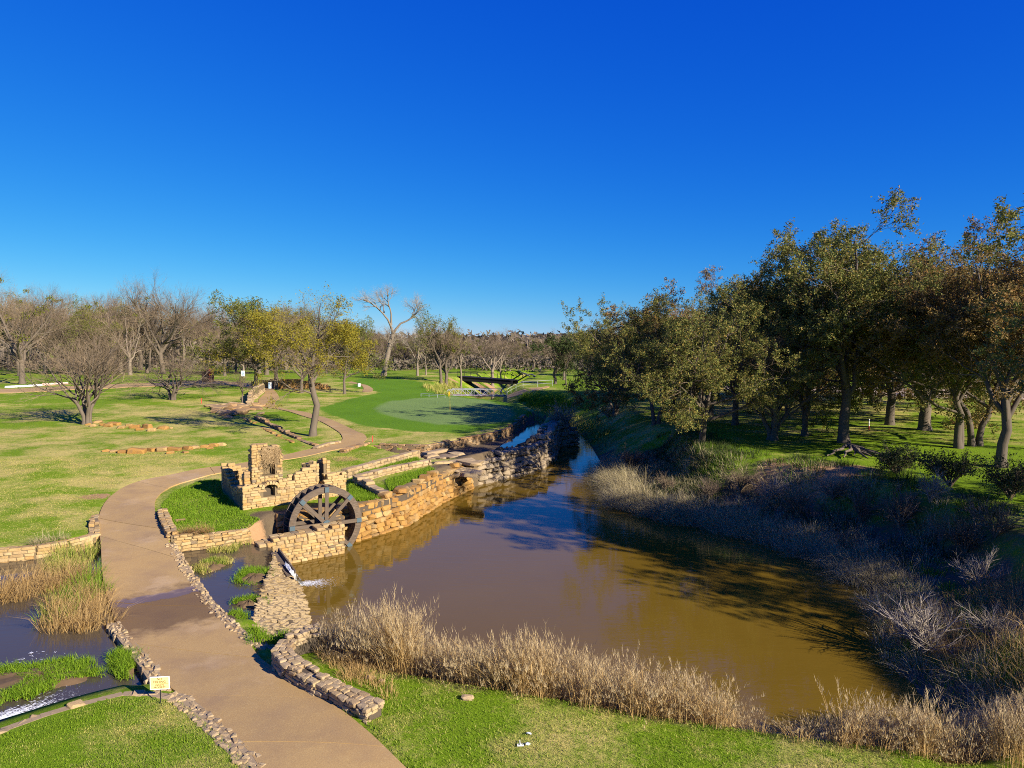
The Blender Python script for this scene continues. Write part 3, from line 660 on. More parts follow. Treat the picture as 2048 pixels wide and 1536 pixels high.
for i_ in range(NW-1):
    for j_ in range(9):
        q = (j_+.5+wr.uniform(-.3,.3)+.3*(i_ % 2))/9.4
        if q > 1: continue
        p = A[i_]*(1-q)+B[i_]*q; dd = norm(B[i_]-A[i_]); items.append((S[wr.integers(12)], (p[0]+wr.uniform(-.03,.03), p[1]+wr.uniform(-.03,.03), float(prof(q))+.0), (wr.uniform(-.2,.2), .35+wr.uniform(-.25,.25), math.atan2(dd[1], dd[0])+wr.uniform(-.35,.35)), (wr.uniform(.22,.36), wr.uniform(.09,.17), wr.uniform(.06,.12))))
wr.shuffle(items) if False else None
emit(weir, items, 'stone', 300, tuple(weir.location))

# ------------------------------------------------------------------ mill ruin
FL = P(486,1027,.28)[:2]; FR = P(694,994,.38)[:2]; FD = norm(FR-FL); FN = np.array([-FD[1], FD[0]]); FLEN = np.linalg.norm(FR-FL)
BL = P(446,986,.4)[:2]
ruin = thing('mill_ruin', 'roofless tan stone mill ruin with a tall broken chimney beside the wheel', 'ruin', (*FL, .25))
ruin_items = []
def rwall(pname, pts, z0, z1, **kw):
    w = Wall(pts, z0, z1, kw.pop('thick', .42), kw.pop('sl', .32), kw.pop('sh', .145), 'limestone', 'block', kw.pop('w', 2), 0, .018, kw.pop('rag', .07), kw.pop('holes', ()), kw.pop('seed', 1), kw.pop('bt', .35))
    par = ob(pname, w.core(), M['mortar'], ruin); par.location = -Vector(ruin.location); emit(par, w.stones(), 'stone', kw.pop('limit', 150), (0,0,0)); return par
def fs(px, py):     # photo column on the front wall -> metres along it
    d = ray(px, py); 
    A_ = np.array([[d[0], -FD[0]], [d[1], -FD[1]]]); t, s_ = np.linalg.solve(A_, FL); return s_
def fz(px, py): d = ray(px, py); A_ = np.array([[d[0], -FD[0]], [d[1], -FD[1]]]); t, s_ = np.linalg.solve(A_, FL); return CAMZ + d[2]*t
off = FN*.21
prof_pts = [(486,975),(512,972),(516,969),(557,968),(558,958),(585,957),(590,947),(600,946),(606,938),(620,936),(628,931),(629,972),(654,972),(655,948),(668,946),(669,947),(693,947)]
ss = [fs(*p) for p in prof_pts]; zz = [fz(*p) for p in prof_pts]
smp = np.linspace(0, FLEN, 90); ztop = np.interp(smp, ss, zz)
arch = [(fs(530,980), fs(553,980), fz(540,993), fz(540,974)), (fs(533,980), fs(550,980), fz(540,993), fz(540,970.5))]
rwall('front_wall', [FL+off+FD*t for t in smp], .12, list(ztop), holes=arch, seed=31, limit=170, bt=.6)
# arch stones over the hearth opening
ac = (arch[0][0]+arch[0][1])/2; aw = (arch[0][1]-arch[0][0])/2+.06; az_ = arch[0][3]-.06; S_ = stone_set('limestone', 'block')
for k in range(9):
    a = math.pi*(k+.5)/9; p = FL+FD*(ac+math.cos(a)*(aw+.05))-FN*.012; o = bpy.data.objects.new('arch_stone', S_[k]); COL.objects.link(o); o.parent = ruin
    o.location = Vector((p[0]+FN[0]*.18, p[1]+FN[1]*.18, az_+math.sin(a)*.26))-Vector(ruin.location); o.rotation_euler = Matrix(((FD[0]*math.cos(a), FN[0], -FD[0]*math.sin(a)), (FD[1]*math.cos(a), FN[1], -FD[1]*math.sin(a)), (math.sin(a), 0, math.cos(a)))).to_euler(); o.scale = (.17,.44,.13)
# back of the hearth
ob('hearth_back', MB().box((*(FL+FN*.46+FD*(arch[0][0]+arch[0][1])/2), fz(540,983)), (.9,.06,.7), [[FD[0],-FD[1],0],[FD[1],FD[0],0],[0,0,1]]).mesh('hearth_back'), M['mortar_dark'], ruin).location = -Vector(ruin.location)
LD_ = norm(BL-FL); LLn = np.linalg.norm(BL-FL)
rwall('side_wall', [FL+FN*.42+FD*.2, FL+FN*.42+FD*.2+(BL-FL)*.33, FL+(BL-FL)*.40+FD*.2, FL+(BL-FL)*.55+FD*.2, BL+FD*.2], .1, [1.45,1.25,.55,1.2,1.85], seed=32, limit=70, rag=.06)
BE = BL+FD*3.1
rwall('back_wall', [BL+FN*.21, BL+FN*.21+FD*.7, BL+FN*.21+FD*1.3, BL+FN*.21+FD*1.7, BE+FN*.21], .15, [1.95,1.85,1.55,1.2,.95], seed=33, limit=60, rag=.06)
# chimney stack set back behind the front wall, in stepped lifts, with a tall niche
def solve_on(off_, px, py):
    o_ = FL+FN*off_; d = ray(px, py); A_ = np.array([[d[0], -FD[0]], [d[1], -FD[1]]]); t, s_ = np.linalg.solve(A_, o_); return s_, CAMZ+d[2]*t
c0, _ = solve_on(.5, 514, 950); c1, _ = solve_on(.5, 556, 950); w0, _ = solve_on(.5, 503, 930); w1, _ = solve_on(.5, 566, 940)
_, zn0 = solve_on(.5, 535, 951); _, zn1 = solve_on(.5, 535, 897); _, ztp = solve_on(.5, 530, 889); _, zsh = solve_on(.5, 505, 924); _, zl = solve_on(.5, 505, 944)
n0, _ = solve_on(.5, 525, 930); n1, _ = solve_on(.5, 553, 930); t0, _ = solve_on(.5, 507, 890); t1, _ = solve_on(.5, 558, 895)
cl = np.linspace(0, 1, 60); cs = w0+(w1-w0)*cl
ct = np.interp(cs, [w0, t0-.01, t0, (t0+t1)/2, t1, t1+.12, t1+.13, w1], [zsh, zsh+.25, ztp, ztp+.02, ztp-.1, ztp-.55, ztp-.7, zsh-.35])
rwall('chimney', [FL+FN*.80+FD*t for t in cs], .3, list(ct), thick=.62, sl=.27, sh=.135, w=2, holes=[(n0-w0, n1-w0, zn0, zn1)], seed=34, limit=150, bt=9, rag=.05)
ob('niche_back', MB().box((*(FL+FN*1.06+FD*(n0+n1)/2), (zn0+zn1)/2), ((n1-n0)+.1,.08,zn1-zn0+.1), [[FD[0],-FD[1],0],[FD[1],FD[0],0],[0,0,1]]).mesh('niche_back'), M['mortar'], ruin).location = -Vector(ruin.location)
l0, _ = solve_on(.5, 498, 950)
rwall('shoulder', [FL+FN*.9+FD*(w0-.32), FL+FN*.9+FD*w0], .3, [zl-.15, zl+.05], thick=.5, seed=35, limit=20)
# return wall by the doorway gap
r0 = fs(653.5, 960); 
rwall('return_wall', [FL+FN*.42+FD*(r0+.18), FL+FN*1.5+FD*(r0+.18)], .3, [fz(640,924)+.10, fz(640,924)-.1], thick=.4, seed=36, limit=50, rag=.08)
_, zq = 0, 0
rwall('return_wall', [FL+FN*.42+FD*(fs(640,960)), FL+FN*1.3+FD*(fs(627,940))], .3, [fz(640,924), fz(640,926)-.1], thick=.36, seed=37, limit=40, rag=.08)

# ------------------------------------------------------------------ water wheel
R = 1.76; WD = .72
hub2 = PO+PD*0 + PN*1.03
d = ray(652,1048); A_ = np.array([[d[0], -PD[0]], [d[1], -PD[1]]]); t_, s_ = np.linalg.solve(A_, hub2); hub2 = hub2+PD*s_; hubz = CAMZ+d[2]*t_
wheel = thing('water_wheel', 'grey weathered timber water wheel with steel hub turning behind the pier', 'water wheel', (*hub2, hubz), math.atan2(PD[1], PD[0]))
a0 = math.radians(-1.5)
for f_, y0 in ((0, .0), (1, WD)):
    for k in range(8):
        a1 = a0+k*math.pi/4; a2 = a1+math.pi/4; an = np.linspace(a1+.006, a2-.006, 7); V = []
        for a in an:
            for rr in (R, R-.30):
                for yy in (y0-.035, y0+.035): V.append([rr*math.cos(a), yy, rr*math.sin(a)])
        Q = []
        for i_ in range(6):
            o_ = i_*4; Q += [[o_,o_+4,o_+6,o_+2],[o_+1,o_+3,o_+7,o_+5],[o_,o_+1,o_+5,o_+4],[o_+2,o_+6,o_+7,o_+3]]
        Q += [[0,2,3,1],[24,25,27,26]]
        ob('felloe', mk('felloe', V, Q), M['wood'], wheel)
        bb = MB().box((0,0,0), (R-.13-.12,.07,.17)); sp = ob('spoke', bb.mesh('spoke'), M['wood'], wheel, ((R+.0)/2*math.cos(a1), y0-.055*(1 if f_ == 0 else -1), (R+.0)/2*math.sin(a1)), (0,-a1,0))
        if f_ == 0 or True:
            ob('bracket', MB().box((0,0,0), (.24,.09,.20)).mesh('bracket'), M['steel'], sp, ((R/2-.14),0,0))
for k in range(32):
    a = a0+k*math.pi/16; ca, sa = math.cos(a), math.sin(a)
    ob('bucket', MB().box((0,0,0), (.27,WD-.08,.02)).mesh('bucket'), M['wood'], wheel, ((R-.14)*ca, WD/2, (R-.14)*sa), (0,-a+.45,0))
sole = MB(); an = np.linspace(0, 2*math.pi, 49)
V = [[(R-.285)*math.cos(a), y, (R-.285)*math.sin(a)] for a in an[:-1] for y in (.04, WD-.04)]
ob('sole_board', mk('sole_board', V, [[2*i_, 2*i_+1, (2*i_+3) % 96, (2*i_+2) % 96] for i_ in range(48)]), M['wood'], wheel)
def disc(r, y0, y1, n=20):
    V = [[r*math.cos(a), y, r*math.sin(a)] for y in (y0, y1) for a in np.arange(n)*2*math.pi/n]+[[0,y0,0],[0,y1,0]]
    return V, [[i_, n+i_, n+(i_+1) % n, (i_+1) % n] for i_ in range(n)], [[2*n, i_, (i_+1) % n] for i_ in range(n)]+[[2*n+1, n+(i_+1) % n, n+i_] for i_ in range(n)]
ob('hub', mk('hub', *disc(.20,-.13,.1)), M['steel'], wheel); ob('hub', mk('hub', *disc(.20,WD-.1,WD+.13)), M['steel'], wheel)
ax = ob('axle', mk('axle', *disc(.075,-.62,WD+.5,12)), M['steel'], wheel)
ob('bearing', MB().box((0,-.36,-.06), (.34,.22,.10)).box((0,-.36,.05),(.2,.2,.12)).mesh('bearing'), M['white_metal'], wheel)

# sluice chute with spilling water
ch = thing('timber_chute', 'narrow old timber trough spilling stream water into the pond', 'chute', (*P(545,1108,-.1)[:2], -.1))
ca_, cb_ = P(545,1104,-.02), P(578,1150,-.42)
mb = MB(); 
ob('side_board', MB().beam(ca_-np.array(ch.location)+[.2,.14,.05], cb_-np.array(ch.location)+[.2,.14,.05], .05, .16).mesh('side_board'), M['wood'], ch)
ob('trough_floor', MB().beam(ca_-np.array(ch.location)+[.05,.05,-.04], cb_-np.array(ch.location)+[.05,.05,-.04], .3, .04).mesh('trough_floor'), M['wood'], ch)
fp = catmull([P(572,1128,-.2), P(582,1142,-.32), P(592,1154,-.55), P(600,1163,-.95), P(604,1168,-1.2)], .06); fr = np.random.default_rng(3)
V = []; 
for p in fp:
    for q in np.linspace(-1, 1, 7): V.append(p+np.array([.065*q, .045*q, .03*fr.normal()+.05*(1-q*q)]))
n = len(fp); fo = mk('spill_water', V, [[i_*7+j_, i_*7+j_+1, i_*7+j_+8, i_*7+j_+7] for i_ in range(n-1) for j_ in range(6)], None, True)
def spill_mat():
    m = NT('spilling_water'); nz = m.noise(14, 4, .6, None, (2,2,.4)); m.color(m.mix(nz, (.36,.38,.40), (.72,.74,.76))); m.rough(.15); m.b.inputs['Transmission Weight'].default_value = .25; m.bump(nz, .8, .03); return m.m
stuff(ob('falling_water', fo, spill_mat()), 'thin white stream of water falling from the weir into the pond', 'water')
def foam(name, px, z, n, sx, sy, ang, seed, label, lmax=.3):
    r = np.random.default_rng(seed); c = P(*px, z+.006); V = []; T = []
    for k in range(n):
        u = abs(r.normal())*.5; q = r.normal()*.35*(.35+u)
        x = u*sx; y = q*sy; p = c[:2]+np.array([x*math.cos(ang)-y*math.sin(ang), x*math.sin(ang)+y*math.cos(ang)])
        L = r.uniform(.02, lmax*.6)*(1.1-min(u, 1)); w = r.uniform(.006,.022)*(1.2-min(u, 1)); a = ang+r.normal()*.35; e = np.array([math.cos(a), math.sin(a)]); f = np.array([-e[1], e[0]]); i0 = len(V); zz_ = z+.004+r.uniform(0,.012)
        ring = [p-e*L/2, p-e*L*.2+f*w*.6, p+e*L*.25+f*w*.5, p+e*L/2, p+e*L*.15-f*w*.5, p-e*L*.25-f*w*.6]
        V += [[*v, zz_] for v in ring]; T += [[i0, i0+5, i0+1], [i0+1, i0+5, i0+4], [i0+1, i0+4, i0+2], [i0+2, i0+4, i0+3]]
    stuff(ob(name, mk(name, V, None, T), M['foam']), label, 'foam')
foam('foam', (603,1167), WL, 700, 1.7, .9, .12, 1, 'white foam where the spill hits the brown pond')
foam('foam', (-25,1450), -.12, 1500, 2.0, .9, .80, 2, 'white rapids foam beside the coping of the sign lawn', .4)
foam('foam', (45,1310), -.12, 60, 1.8, 1.6, -.4, 3, 'thin drifting foam flecks on the open stream', .25)

# ------------------------------------------------------------------ loose boulders
def boulders(pxs, sizes, mat, label, group, seed, kind='boulder', flat=.6, sink=.2, name='boulder'):
    r = np.random.default_rng(seed); S = stone_set(mat, kind)
    for (px, py), s_ in zip(pxs, sizes):
        g = G(px, py); h = s_*flat*r.uniform(.8,1.15)
        o = ob(name, S[r.integers(12)], None, None, (g[0], g[1], g[2]+h*(.5-sink)), (r.uniform(-.12,.12), r.uniform(-.12,.12), r.uniform(-.4,.4)), (s_*r.uniform(.9,1.25), s_*r.uniform(.6,.85), h)); tag(o, label, 'boulder', group)
xs_ = [166,176,186,196,206,217,230,243,258,270,280,294,304,326,340]; ys_ = [847,850,853,846,851,853,850,857,852,856,860,856,862,858,857]
boulders(list(zip(xs_, ys_)), [.5,.5,.6,.7,.6,.8,1.0,.7,.6,.8,.7,.9,.7,1.0,.5], 'gold_stone', 'golden boulder in the broken row below the bare forked tree', 'boulders below the forked tree', 1, 'boulder', .5, .28)
xs_ = [212,228,245,275,303,325,350,375,390,409,427,443,340,370,420]; ys_ = [903,904,906,906,902,902,901,899,897,895,893,891,907,906,898]
boulders(list(zip(xs_, ys_)), [.5,.6,.7,1.2,.75,.85,.85,.8,.6,.75,.7,.6,.5,.5,.5], 'gold_stone', 'golden boulder in the neat row on the mown slope', 'boulders on the mown slope', 2, 'boulder', .48, .28)
r_ = np.random.default_rng(8)
pile = [(r_.uniform(425,525), r_.uniform(809,836)) for _ in range(34)]
boulders(pile, list(r_.uniform(.5,1.5,34)), 'rust_stone', 'flat brown slab in the rock pile at the head of the ditch', 'slabs of the rock pile', 3, 'rough', .32, .1, 'rock_slab')
led = [(r_.uniform(860,955), 0) for _ in range(26)]; led = [(x, 905+ (x-860)*.10 + r_.uniform(-6,40)) for x, _ in led]
for q, (x, y) in enumerate(led):
    s_ = r_.uniform(.7,1.7); zz_ = np.interp(y, [900,925,950,965], [.62,.55,.1,-.5])+r_.uniform(-.05,.1); p = P(x, y, zz_); S = stone_set('pale_stone', 'rough')
    o = ob('rock_slab', S[r_.integers(12)], None, None, (p[0], p[1], zz_-.05), (r_.uniform(-.1,.1), r_.uniform(-.1,.1), r_.uniform(0,3)), (s_, s_*.7, r_.uniform(.16,.34))); tag(o, 'jutting pale rock slab where the retaining wall meets the boulder causeway', 'boulder', 'jutting ledge slabs')
boulders([(740,1357),(765,1362),(934,1398)], [.26,.2,.3], 'pale_stone', 'half-buried stone on the grassy lip in front of the dry reeds', 'stones on the reed bank lip', 5, 'boulder', .45, .4)
boulders([(360,1042),(52,1330),(160,1330),(190,1338),(60,1355),(20,1375),(125,1392),(40,1400)], [.45,.5,.5,.4,.4,.4,.5,.45], 'rust_stone', 'low muddy rock among the wet grass of the stream', 'muddy rocks in the stream', 6, 'boulder', .45, .4)
# far walls
Wall([G(a, b)[:2] for a, b in [(505,772),(540,776),(600,777),(660,779)]], 1.9, [2.9,3.3,3.3,2.5], .6, .75, .22, 'gold_stone', 'block', 1, .1, .05, .06, seed=41).build('hillside_wall', 'orange stone retaining wall cut into the rise behind the path', 'wall')
Wall([G(a, b)[:2] for a, b in [(500,811),(506,800),(520,790),(530,782)]], 1.2, [1.9,2.6,3.0,2.9], .5, .5, .2, 'pale_stone', 'block', 1, .25, .05, .06, seed=42).build('cobble_wall', 'pale cobble revetment on the inside bend of the far path', 'wall')
Wall([G(a, b)[:2] for a, b in [(512,837),(545,853),(575,868),(605,882),(634,893)]], .3, [1.5,1.35,1.2,1.05,.95], .4, .5, .16, 'rust_stone', 'block', 1, 0, .05, .05, seed=43).build('ditch_wall', 'shaded brown stone wall along the dry ditch beside the leaning-trunk tree', 'wall')
Wall([G(a, b)[:2] for a, b in [(470,828),(520,852),(565,876),(600,890),(624,898)]], .4, [1.35,1.15,.98,.85,.78], .35, .5, .15, 'gold_stone', 'rough', 1, 0, .08, .05, seed=44).build('ditch_curb', 'low golden stone curb on the lawn side of the dry ditch', 'wall')
Wall([G(a, b)[:2] for a, b in [(630,898),(655,890),(680,885)]], .4, [.98,1.0,1.0], .4, .42, .15, 'pale_stone', 'block', 1, 0, .04, .03, seed=45).build('culvert_wall', 'pale low wall beside the path where the ditch passes under it', 'wall')
Wall([G(a, b)[:2] for a, b in [(684,906),(705,897),(734,889)]], .4, [.95,1.0,1.0], .5, .42, .15, 'rust_stone', 'rough', 1, 0, .05, .03, seed=46).build('culvert_wall', 'brown low wall on the outside bend of the path above the channel', 'wall')

# ------------------------------------------------------------------ trees
def grow(r, nodes, rad, m, t0, length, ang, curv, trop, rmax, n, ratio=.6, taper=.3, lenvar=.3, apex=.35, droop=0):
    B, k, _ = nodes.shape
    t = t0+(1-t0)*((np.arange(m)[None,:]+r.uniform(0,1,(B,m)))/m); f = t*(k-1); i0 = np.minimum(f.astype(int), k-2); fr = (f-i0)[...,None]
    bi = np.arange(B)[:,None]; a = nodes[bi, i0]; b = nodes[bi, i0+1]; pos = (a*(1-fr)+b*fr).reshape(-1,3); pd = norm(b-a).reshape(-1,3)
    pr = (rad[bi, i0]*(1-fr[...,0])+rad[bi, i0+1]*fr[...,0]).ravel()
    ref = np.where(np.abs(pd[:,2:3]) < .8, np.array([[0,0,1.]]), np.array([[1.,0,0]])); u = norm(np.cross(pd, ref)); v = np.cross(pd, u)
    az = (np.arange(m)[None,:]*2.4 + r.uniform(0, 6.28, (B,1)) + r.normal(0, .5, (B,m))).ravel(); an = ang+r.normal(0, .16, B*m)
    d = np.cos(an)[:,None]*pd + np.sin(an)[:,None]*(np.cos(az)[:,None]*u+np.sin(az)[:,None]*v)
    L = length*(1-apex*(t.ravel()-t0)/(1-t0+1e-6))*r.uniform(1-lenvar, 1+lenvar, B*m)
    N = np.empty((B*m, n, 3)); N[:,0] = pos; cur = d
    for q in range(1, n):
        cur = norm(cur + r.normal(0, curv, cur.shape) + np.array([0,0,trop]) - np.array([0,0,droop])*q/n); N[:,q] = N[:,q-1]+cur*(L/(n-1))[:,None]
    r0 = np.minimum(pr*ratio, rmax); R = r0[:,None]*np.linspace(1, taper, n)[None,:]
    return N, R
def leaf_cards(r, pos, size, tri=False):
    n = len(pos); a = norm(r.normal(size=(n,3))); b = norm(np.cross(a, r.normal(size=(n,3)))); s_ = size*r.uniform(.6,1.4,(n,1)); a = a*s_; b = b*s_*.55
    if tri:
        V = np.stack([pos-a*.5-b*.5, pos+a*.6, pos-a*.5+b*.5], 1).reshape(-1,3); return V, None, np.arange(n*3).reshape(-1,3)
    V = np.stack([pos-a*.5, pos-b*.5, pos+a*.5, pos+b*.5], 1).reshape(-1,3); return V, np.arange(n*4).reshape(-1,4), None
def gen_tree(seed, trunks, levels, split=2, leaves=None, clumps=None, ground_roots=True):
    """trunks: (points, r0, r1); levels: dicts for grow(); the first `split` levels go to the trunk mesh. Returns meshes."""
    r = np.random.default_rng(seed); tb = MB(); cb = MB(); K = 7; ns = []; rs = []
    for pts, r0, r1 in trunks:
        p = resample(catmull(pts, .25), K); ns.append(p); rr = r0+(r1-r0)*np.linspace(0, 1, K)**.8; rr[0] *= 1.35; rs.append(rr)
    N = np.array(ns); R = np.array(rs); V, Q = tubes(N, R, 9); tb.add(V, Q); ends = []; allN = [N]
    for li, lv in enumerate(levels):
        lv = dict(lv); k = lv.pop('sides', 5 if li == 0 else 4 if li == 1 else 3); N, R = grow(r, N, R, **lv)
        V, Q = tubes(N, R, k); (tb if li < split else cb).add(V, Q); allN.append(N)
    out = {'trunk': tb.mesh('trunk', True), 'crown': cb.mesh('crown')}
    if leaves:
        lv = leaves.get('level', -1); N = allN[lv]; k = N.shape[1]; m = leaves['m']; pos = []
        for _ in range(m):
            f = r.uniform(.35, 1, len(N))*(k-1); i0 = np.minimum(f.astype(int), k-2); q = N[np.arange(len(N)), i0]+(N[np.arange(len(N)), i0+1]-N[np.arange(len(N)), i0])*(f-i0)[:,None]
            pos.append(q+r.normal(0, leaves['size']*.75, q.shape))
        pos = np.vstack(pos)
        if 'keep' in leaves:   # leafy and bare patches
            c = pos*leaves.get('freq', .8); w = np.sin(c[:,0]+seed)+np.sin(c[:,1]*1.1+2*seed)+np.sin(c[:,2]*1.3); pos = pos[(w > leaves['keep']) | (r.uniform(size=len(pos)) < .06)]
        out['leaves'] = mk('leaves', *leaf_cards(r, pos, leaves['size'], True))
    if clumps:
        N = allN[clumps.get('level', 2)]; tips = N[:, N.shape[1]//2+1]; tips = tips[r.permutation(len(tips))[:clumps['n']]]; pos = []
        for t in tips:
            q = r.normal(size=(clumps['m'],3)); pos.append(t+norm(q)*(r.uniform(0,1,(clumps['m'],1))**.45)*clumps['rad']*r.uniform(.6,1.3)*np.array([1,1,.85]))
        out['mistletoe'] = mk('mistletoe', *leaf_cards(r, np.vstack(pos), clumps['size']))
    z = [v for me in out.values() for v in (np.array([b_.co.z for b_ in me.vertices]).max(),)] if False else None
    hh = 0
    for me in out.values():
        a = np.empty(len(me.vertices)*3); me.vertices.foreach_get('co', a); hh = max(hh, np.quantile(a[2::3], .993))
    out['h'] = hh; return out
def trunk_line(r, h, lean=(0,0), wob=.12, n=5):
    t = np.linspace(0, 1, n); p = np.stack([lean[0]*t+wob*r.normal(size=n)*t, lean[1]*t+wob*r.normal(size=n)*t, h*t], 1); p[0] = (0,0,0); return p
TR = np.random.default_rng(77)
def bare(seed, h=2.6, nl=7, ll=5.2, spread=.75, trop=.10, r0=.24, m2=6, m3=7, m4=7, clumps=None, leaves=None, twig=.012, lean=(0,0), stems=1, sep=.5, m5=0):
    r = np.random.default_rng(seed); T = []
    for q in range(stems):
        a = q*2*math.pi/stems+r.uniform(0, 1); le = (lean[0]+math.cos(a)*sep*(stems > 1)*h*.55, lean[1]+math.sin(a)*sep*(stems > 1)*h*.55); p = trunk_line(r, h*r.uniform(.9,1.15), le, .10)
        if stems > 1: p[0] = (math.cos(a)*.12, math.sin(a)*.12, -.15)
        else: p[0,2] = -.2
        T.append((p, r0*(1 if stems == 1 else .72), r0*(.62 if stems == 1 else .4)))
    lv = [dict(m=nl, t0=.55, length=ll, ang=spread, curv=.13, trop=trop, rmax=r0*.55, n=7, ratio=.7, taper=.28, apex=.15, lenvar=.22),
          dict(m=m2, t0=.25, length=ll*.5, ang=.7, curv=.16, trop=trop*.6, rmax=.06, n=5, ratio=.6, apex=.45),
          dict(m=m3, t0=.2, length=ll*.27, ang=.65, curv=.2, trop=.08, rmax=.028, n=4, ratio=.6),
          dict(m=m4, t0=.15, length=ll*.145, ang=.6, curv=.22, trop=.06, rmax=twig, n=3, ratio=.75, taper=.35)]
    if m5: lv.append(dict(m=m5, t0=.2, length=ll*.08, ang=.6, curv=.2, trop=.05, rmax=twig*.75, n=2, ratio=.8, taper=.3))
    return gen_tree(seed, T, lv, 2, leaves, clumps)
def oak(seed, h=2.8, r0=.30, ll=5.0, spread=.8, lean=(0,0), stems=1, leaf_m=16, size=.088, keep=None, nl=7, trop=.10, sep=.4):
    r = np.random.default_rng(seed); T = []
    for q in range(stems):
        a = q*2*math.pi/stems+r.uniform(0, 1.5); le = (lean[0]+math.cos(a)*sep*h*(stems > 1), lean[1]+math.sin(a)*sep*h*(stems > 1)); p = trunk_line(r, h*r.uniform(.9,1.2), le, .16)
        if stems > 1: p[0] = (math.cos(a)*.15, math.sin(a)*.15, -.2)
        else: p[0,2] = -.25
        T.append((p, r0*(1 if stems == 1 else .7), r0*(.66 if stems == 1 else .42)))
    lv = [dict(m=nl, t0=.5, length=ll, ang=spread, curv=.18, trop=trop, rmax=r0*.5, n=7, ratio=.7, taper=.25, apex=.05, lenvar=.25),
          dict(m=6, t0=.2, length=ll*.52, ang=.8, curv=.2, trop=.05, rmax=.07, n=5, ratio=.6, apex=.4),
          dict(m=6, t0=.2, length=ll*.27, ang=.7, curv=.24, trop=.05, rmax=.03, n=4, ratio=.6),
          dict(m=6, t0=.15, length=ll*.14, ang=.65, curv=.25, trop=.04, rmax=.011, n=3, ratio=.7)]
    lf = dict(m=leaf_m, size=size, level=-1)
    if keep is not None: lf['keep'] = keep; lf['freq'] = 1.1
    return gen_tree(seed, T, lv, 2, lf)
def plant(proto, name, label, px, py, top, bark, twig, leafm=None, group=None, rz=None, sxy=1.0, base=None, cat='tree'):
    g = G(px, py) if base is None else np.array([base[0], base[1], Z(*base)]); H = at_depth(px, top, g[1])[2]-g[2] if base is None else top
    s_ = H/proto['h']; t = thing(name, label, cat, g, TR.uniform(0, 6.28) if rz is None else rz, group); t.scale = (s_*sxy, s_*sxy, s_)
    def put(nm, me, mat, par):
        if len(me.materials) == 0: me.materials.append(M[mat])
        o = ob(nm, me, None, par)
        if me.materials[0] != M[mat]: o.material_slots[0].link = 'OBJECT'; o.material_slots[0].material = M[mat]
        return o
    put('trunk', proto['trunk'], bark, t); cr = put('crown', proto['crown'], twig, t)
    if 'leaves' in proto: put('leaves', proto['leaves'], leafm or 'oak_leaf', cr)
    if 'mistletoe' in proto: put('mistletoe', proto['mistletoe'], 'mistletoe', cr)
    return t
MC = dict(n=22, m=80, rad=.42, size=.13, level=2)
bA = bare(101, clumps=dict(MC), m4=7, m5=2, twig=.015); bB = bare(102, h=2.6, nl=8, spread=.62, ll=5.5, m4=6, m5=2, twig=.015); bC = bare(103, h=2.2, nl=8, spread=.9, ll=4.8, trop=.07, clumps=dict(MC, n=40), m4=6, m5=2, twig=.015); bD = bare(104, h=3.2, nl=6, spread=.55, ll=5.0, trop=.14, m5=2, twig=.015)
bE = bare(105, h=1.6, nl=5, ll=3.6, spread=.7, r0=.16, stems=4, sep=.55, trop=.10, m3=7, m4=5)
bF = bare(106, h=3.0, nl=7, spread=.7, ll=5.0, leaves=dict(m=6, size=.13, keep=.1), m4=6)
bG = bare(107, h=2.6, nl=7, spread=.75, ll=4.2, leaves=dict(m=9, size=.12, keep=-.2), m4=7, r0=.17)
bH = bare(108, h=5.0, nl=5, spread=.5, ll=4.5, r0=.17, trop=.12, m2=5, m3=5, m4=6)
# trees standing on the near lawn and slope
plant(bE, 'bare_tree', 'bare forked tree with four spreading stems beside the broken boulder row', 174, 848, 640, 'bark', 'twig', sxy=1.15, rz=.4)
e2 = bare(121, h=1.5, nl=6, ll=3.4, spread=.95, r0=.17, stems=3, sep=.65, trop=.03, m3=7, m4=5)
plant(e2, 'bare_tree', 'low wide bare tree with crooked limbs on the green rise', 345, 800, 690, 'bark_dark', 'twig', sxy=1.45, rz=2.2)
e3 = bare(122, h=2.4, nl=6, ll=2.4, spread=.6, r0=.11, m3=6, m4=6, leaves=dict(m=2, size=.10, keep=.1))
plant(e3, 'slender_tree', 'slender young tree with a straight trunk beside the rock pile', 485, 810, 738, 'bark', 'twig', 'bud_green')
# the leaning-trunk tree by the ditch, trunk traced
g4 = G(625,872)
def rel(pts, g): return [at_depth(a, b, g[1])-g for a, b in pts]
tp = rel([(625,874),(627,850),(632,825),(634,808),(628,792),(623,770),(621,742)], g4); tp[0][2] -= .2
fork = [rel([(621,744),(612,715),(600,690),(590,672)], g4), rel([(622,744),(628,710),(634,680),(640,650)], g4), rel([(624,768),(640,735),(655,712),(668,700)], g4)]
for q, f_ in enumerate(fork):
    for w, p in enumerate(f_): p[1] += (q-1)*.5*w
t4 = gen_tree(131, [(tp, .30, .22), (fork[0], .17, .07), (fork[1], .17, .07), (fork[2], .12, .05)],
   [dict(m=5, t0=.62, length=2.9, ang=.75, curv=.15, trop=.05, rmax=.09, n=6, ratio=.6), dict(m=6, t0=.2, length=1.7, ang=.75, curv=.2, trop=.02, rmax=.04, n=5), dict(m=7, t0=.2, length=1.0, ang=.65, curv=.2, trop=.0, rmax=.02, n=4), dict(m=7, t0=.2, length=.55, ang=.6, curv=.2, trop=0, rmax=.012, n=2)], 2, dict(m=9, size=.11, keep=.0))
t4['h'] = 1.0
t_ = thing('leaning_tree', 'tree with a kinked leaning grey trunk and yellow buds beside the ditch', 'tree', g4)
for nm, mt in (('trunk','bark'),('crown','twig')): o = ob(nm, t4[nm], M[mt], t_)
ob('leaves', t4['leaves'], M['bud_leaf'], o)
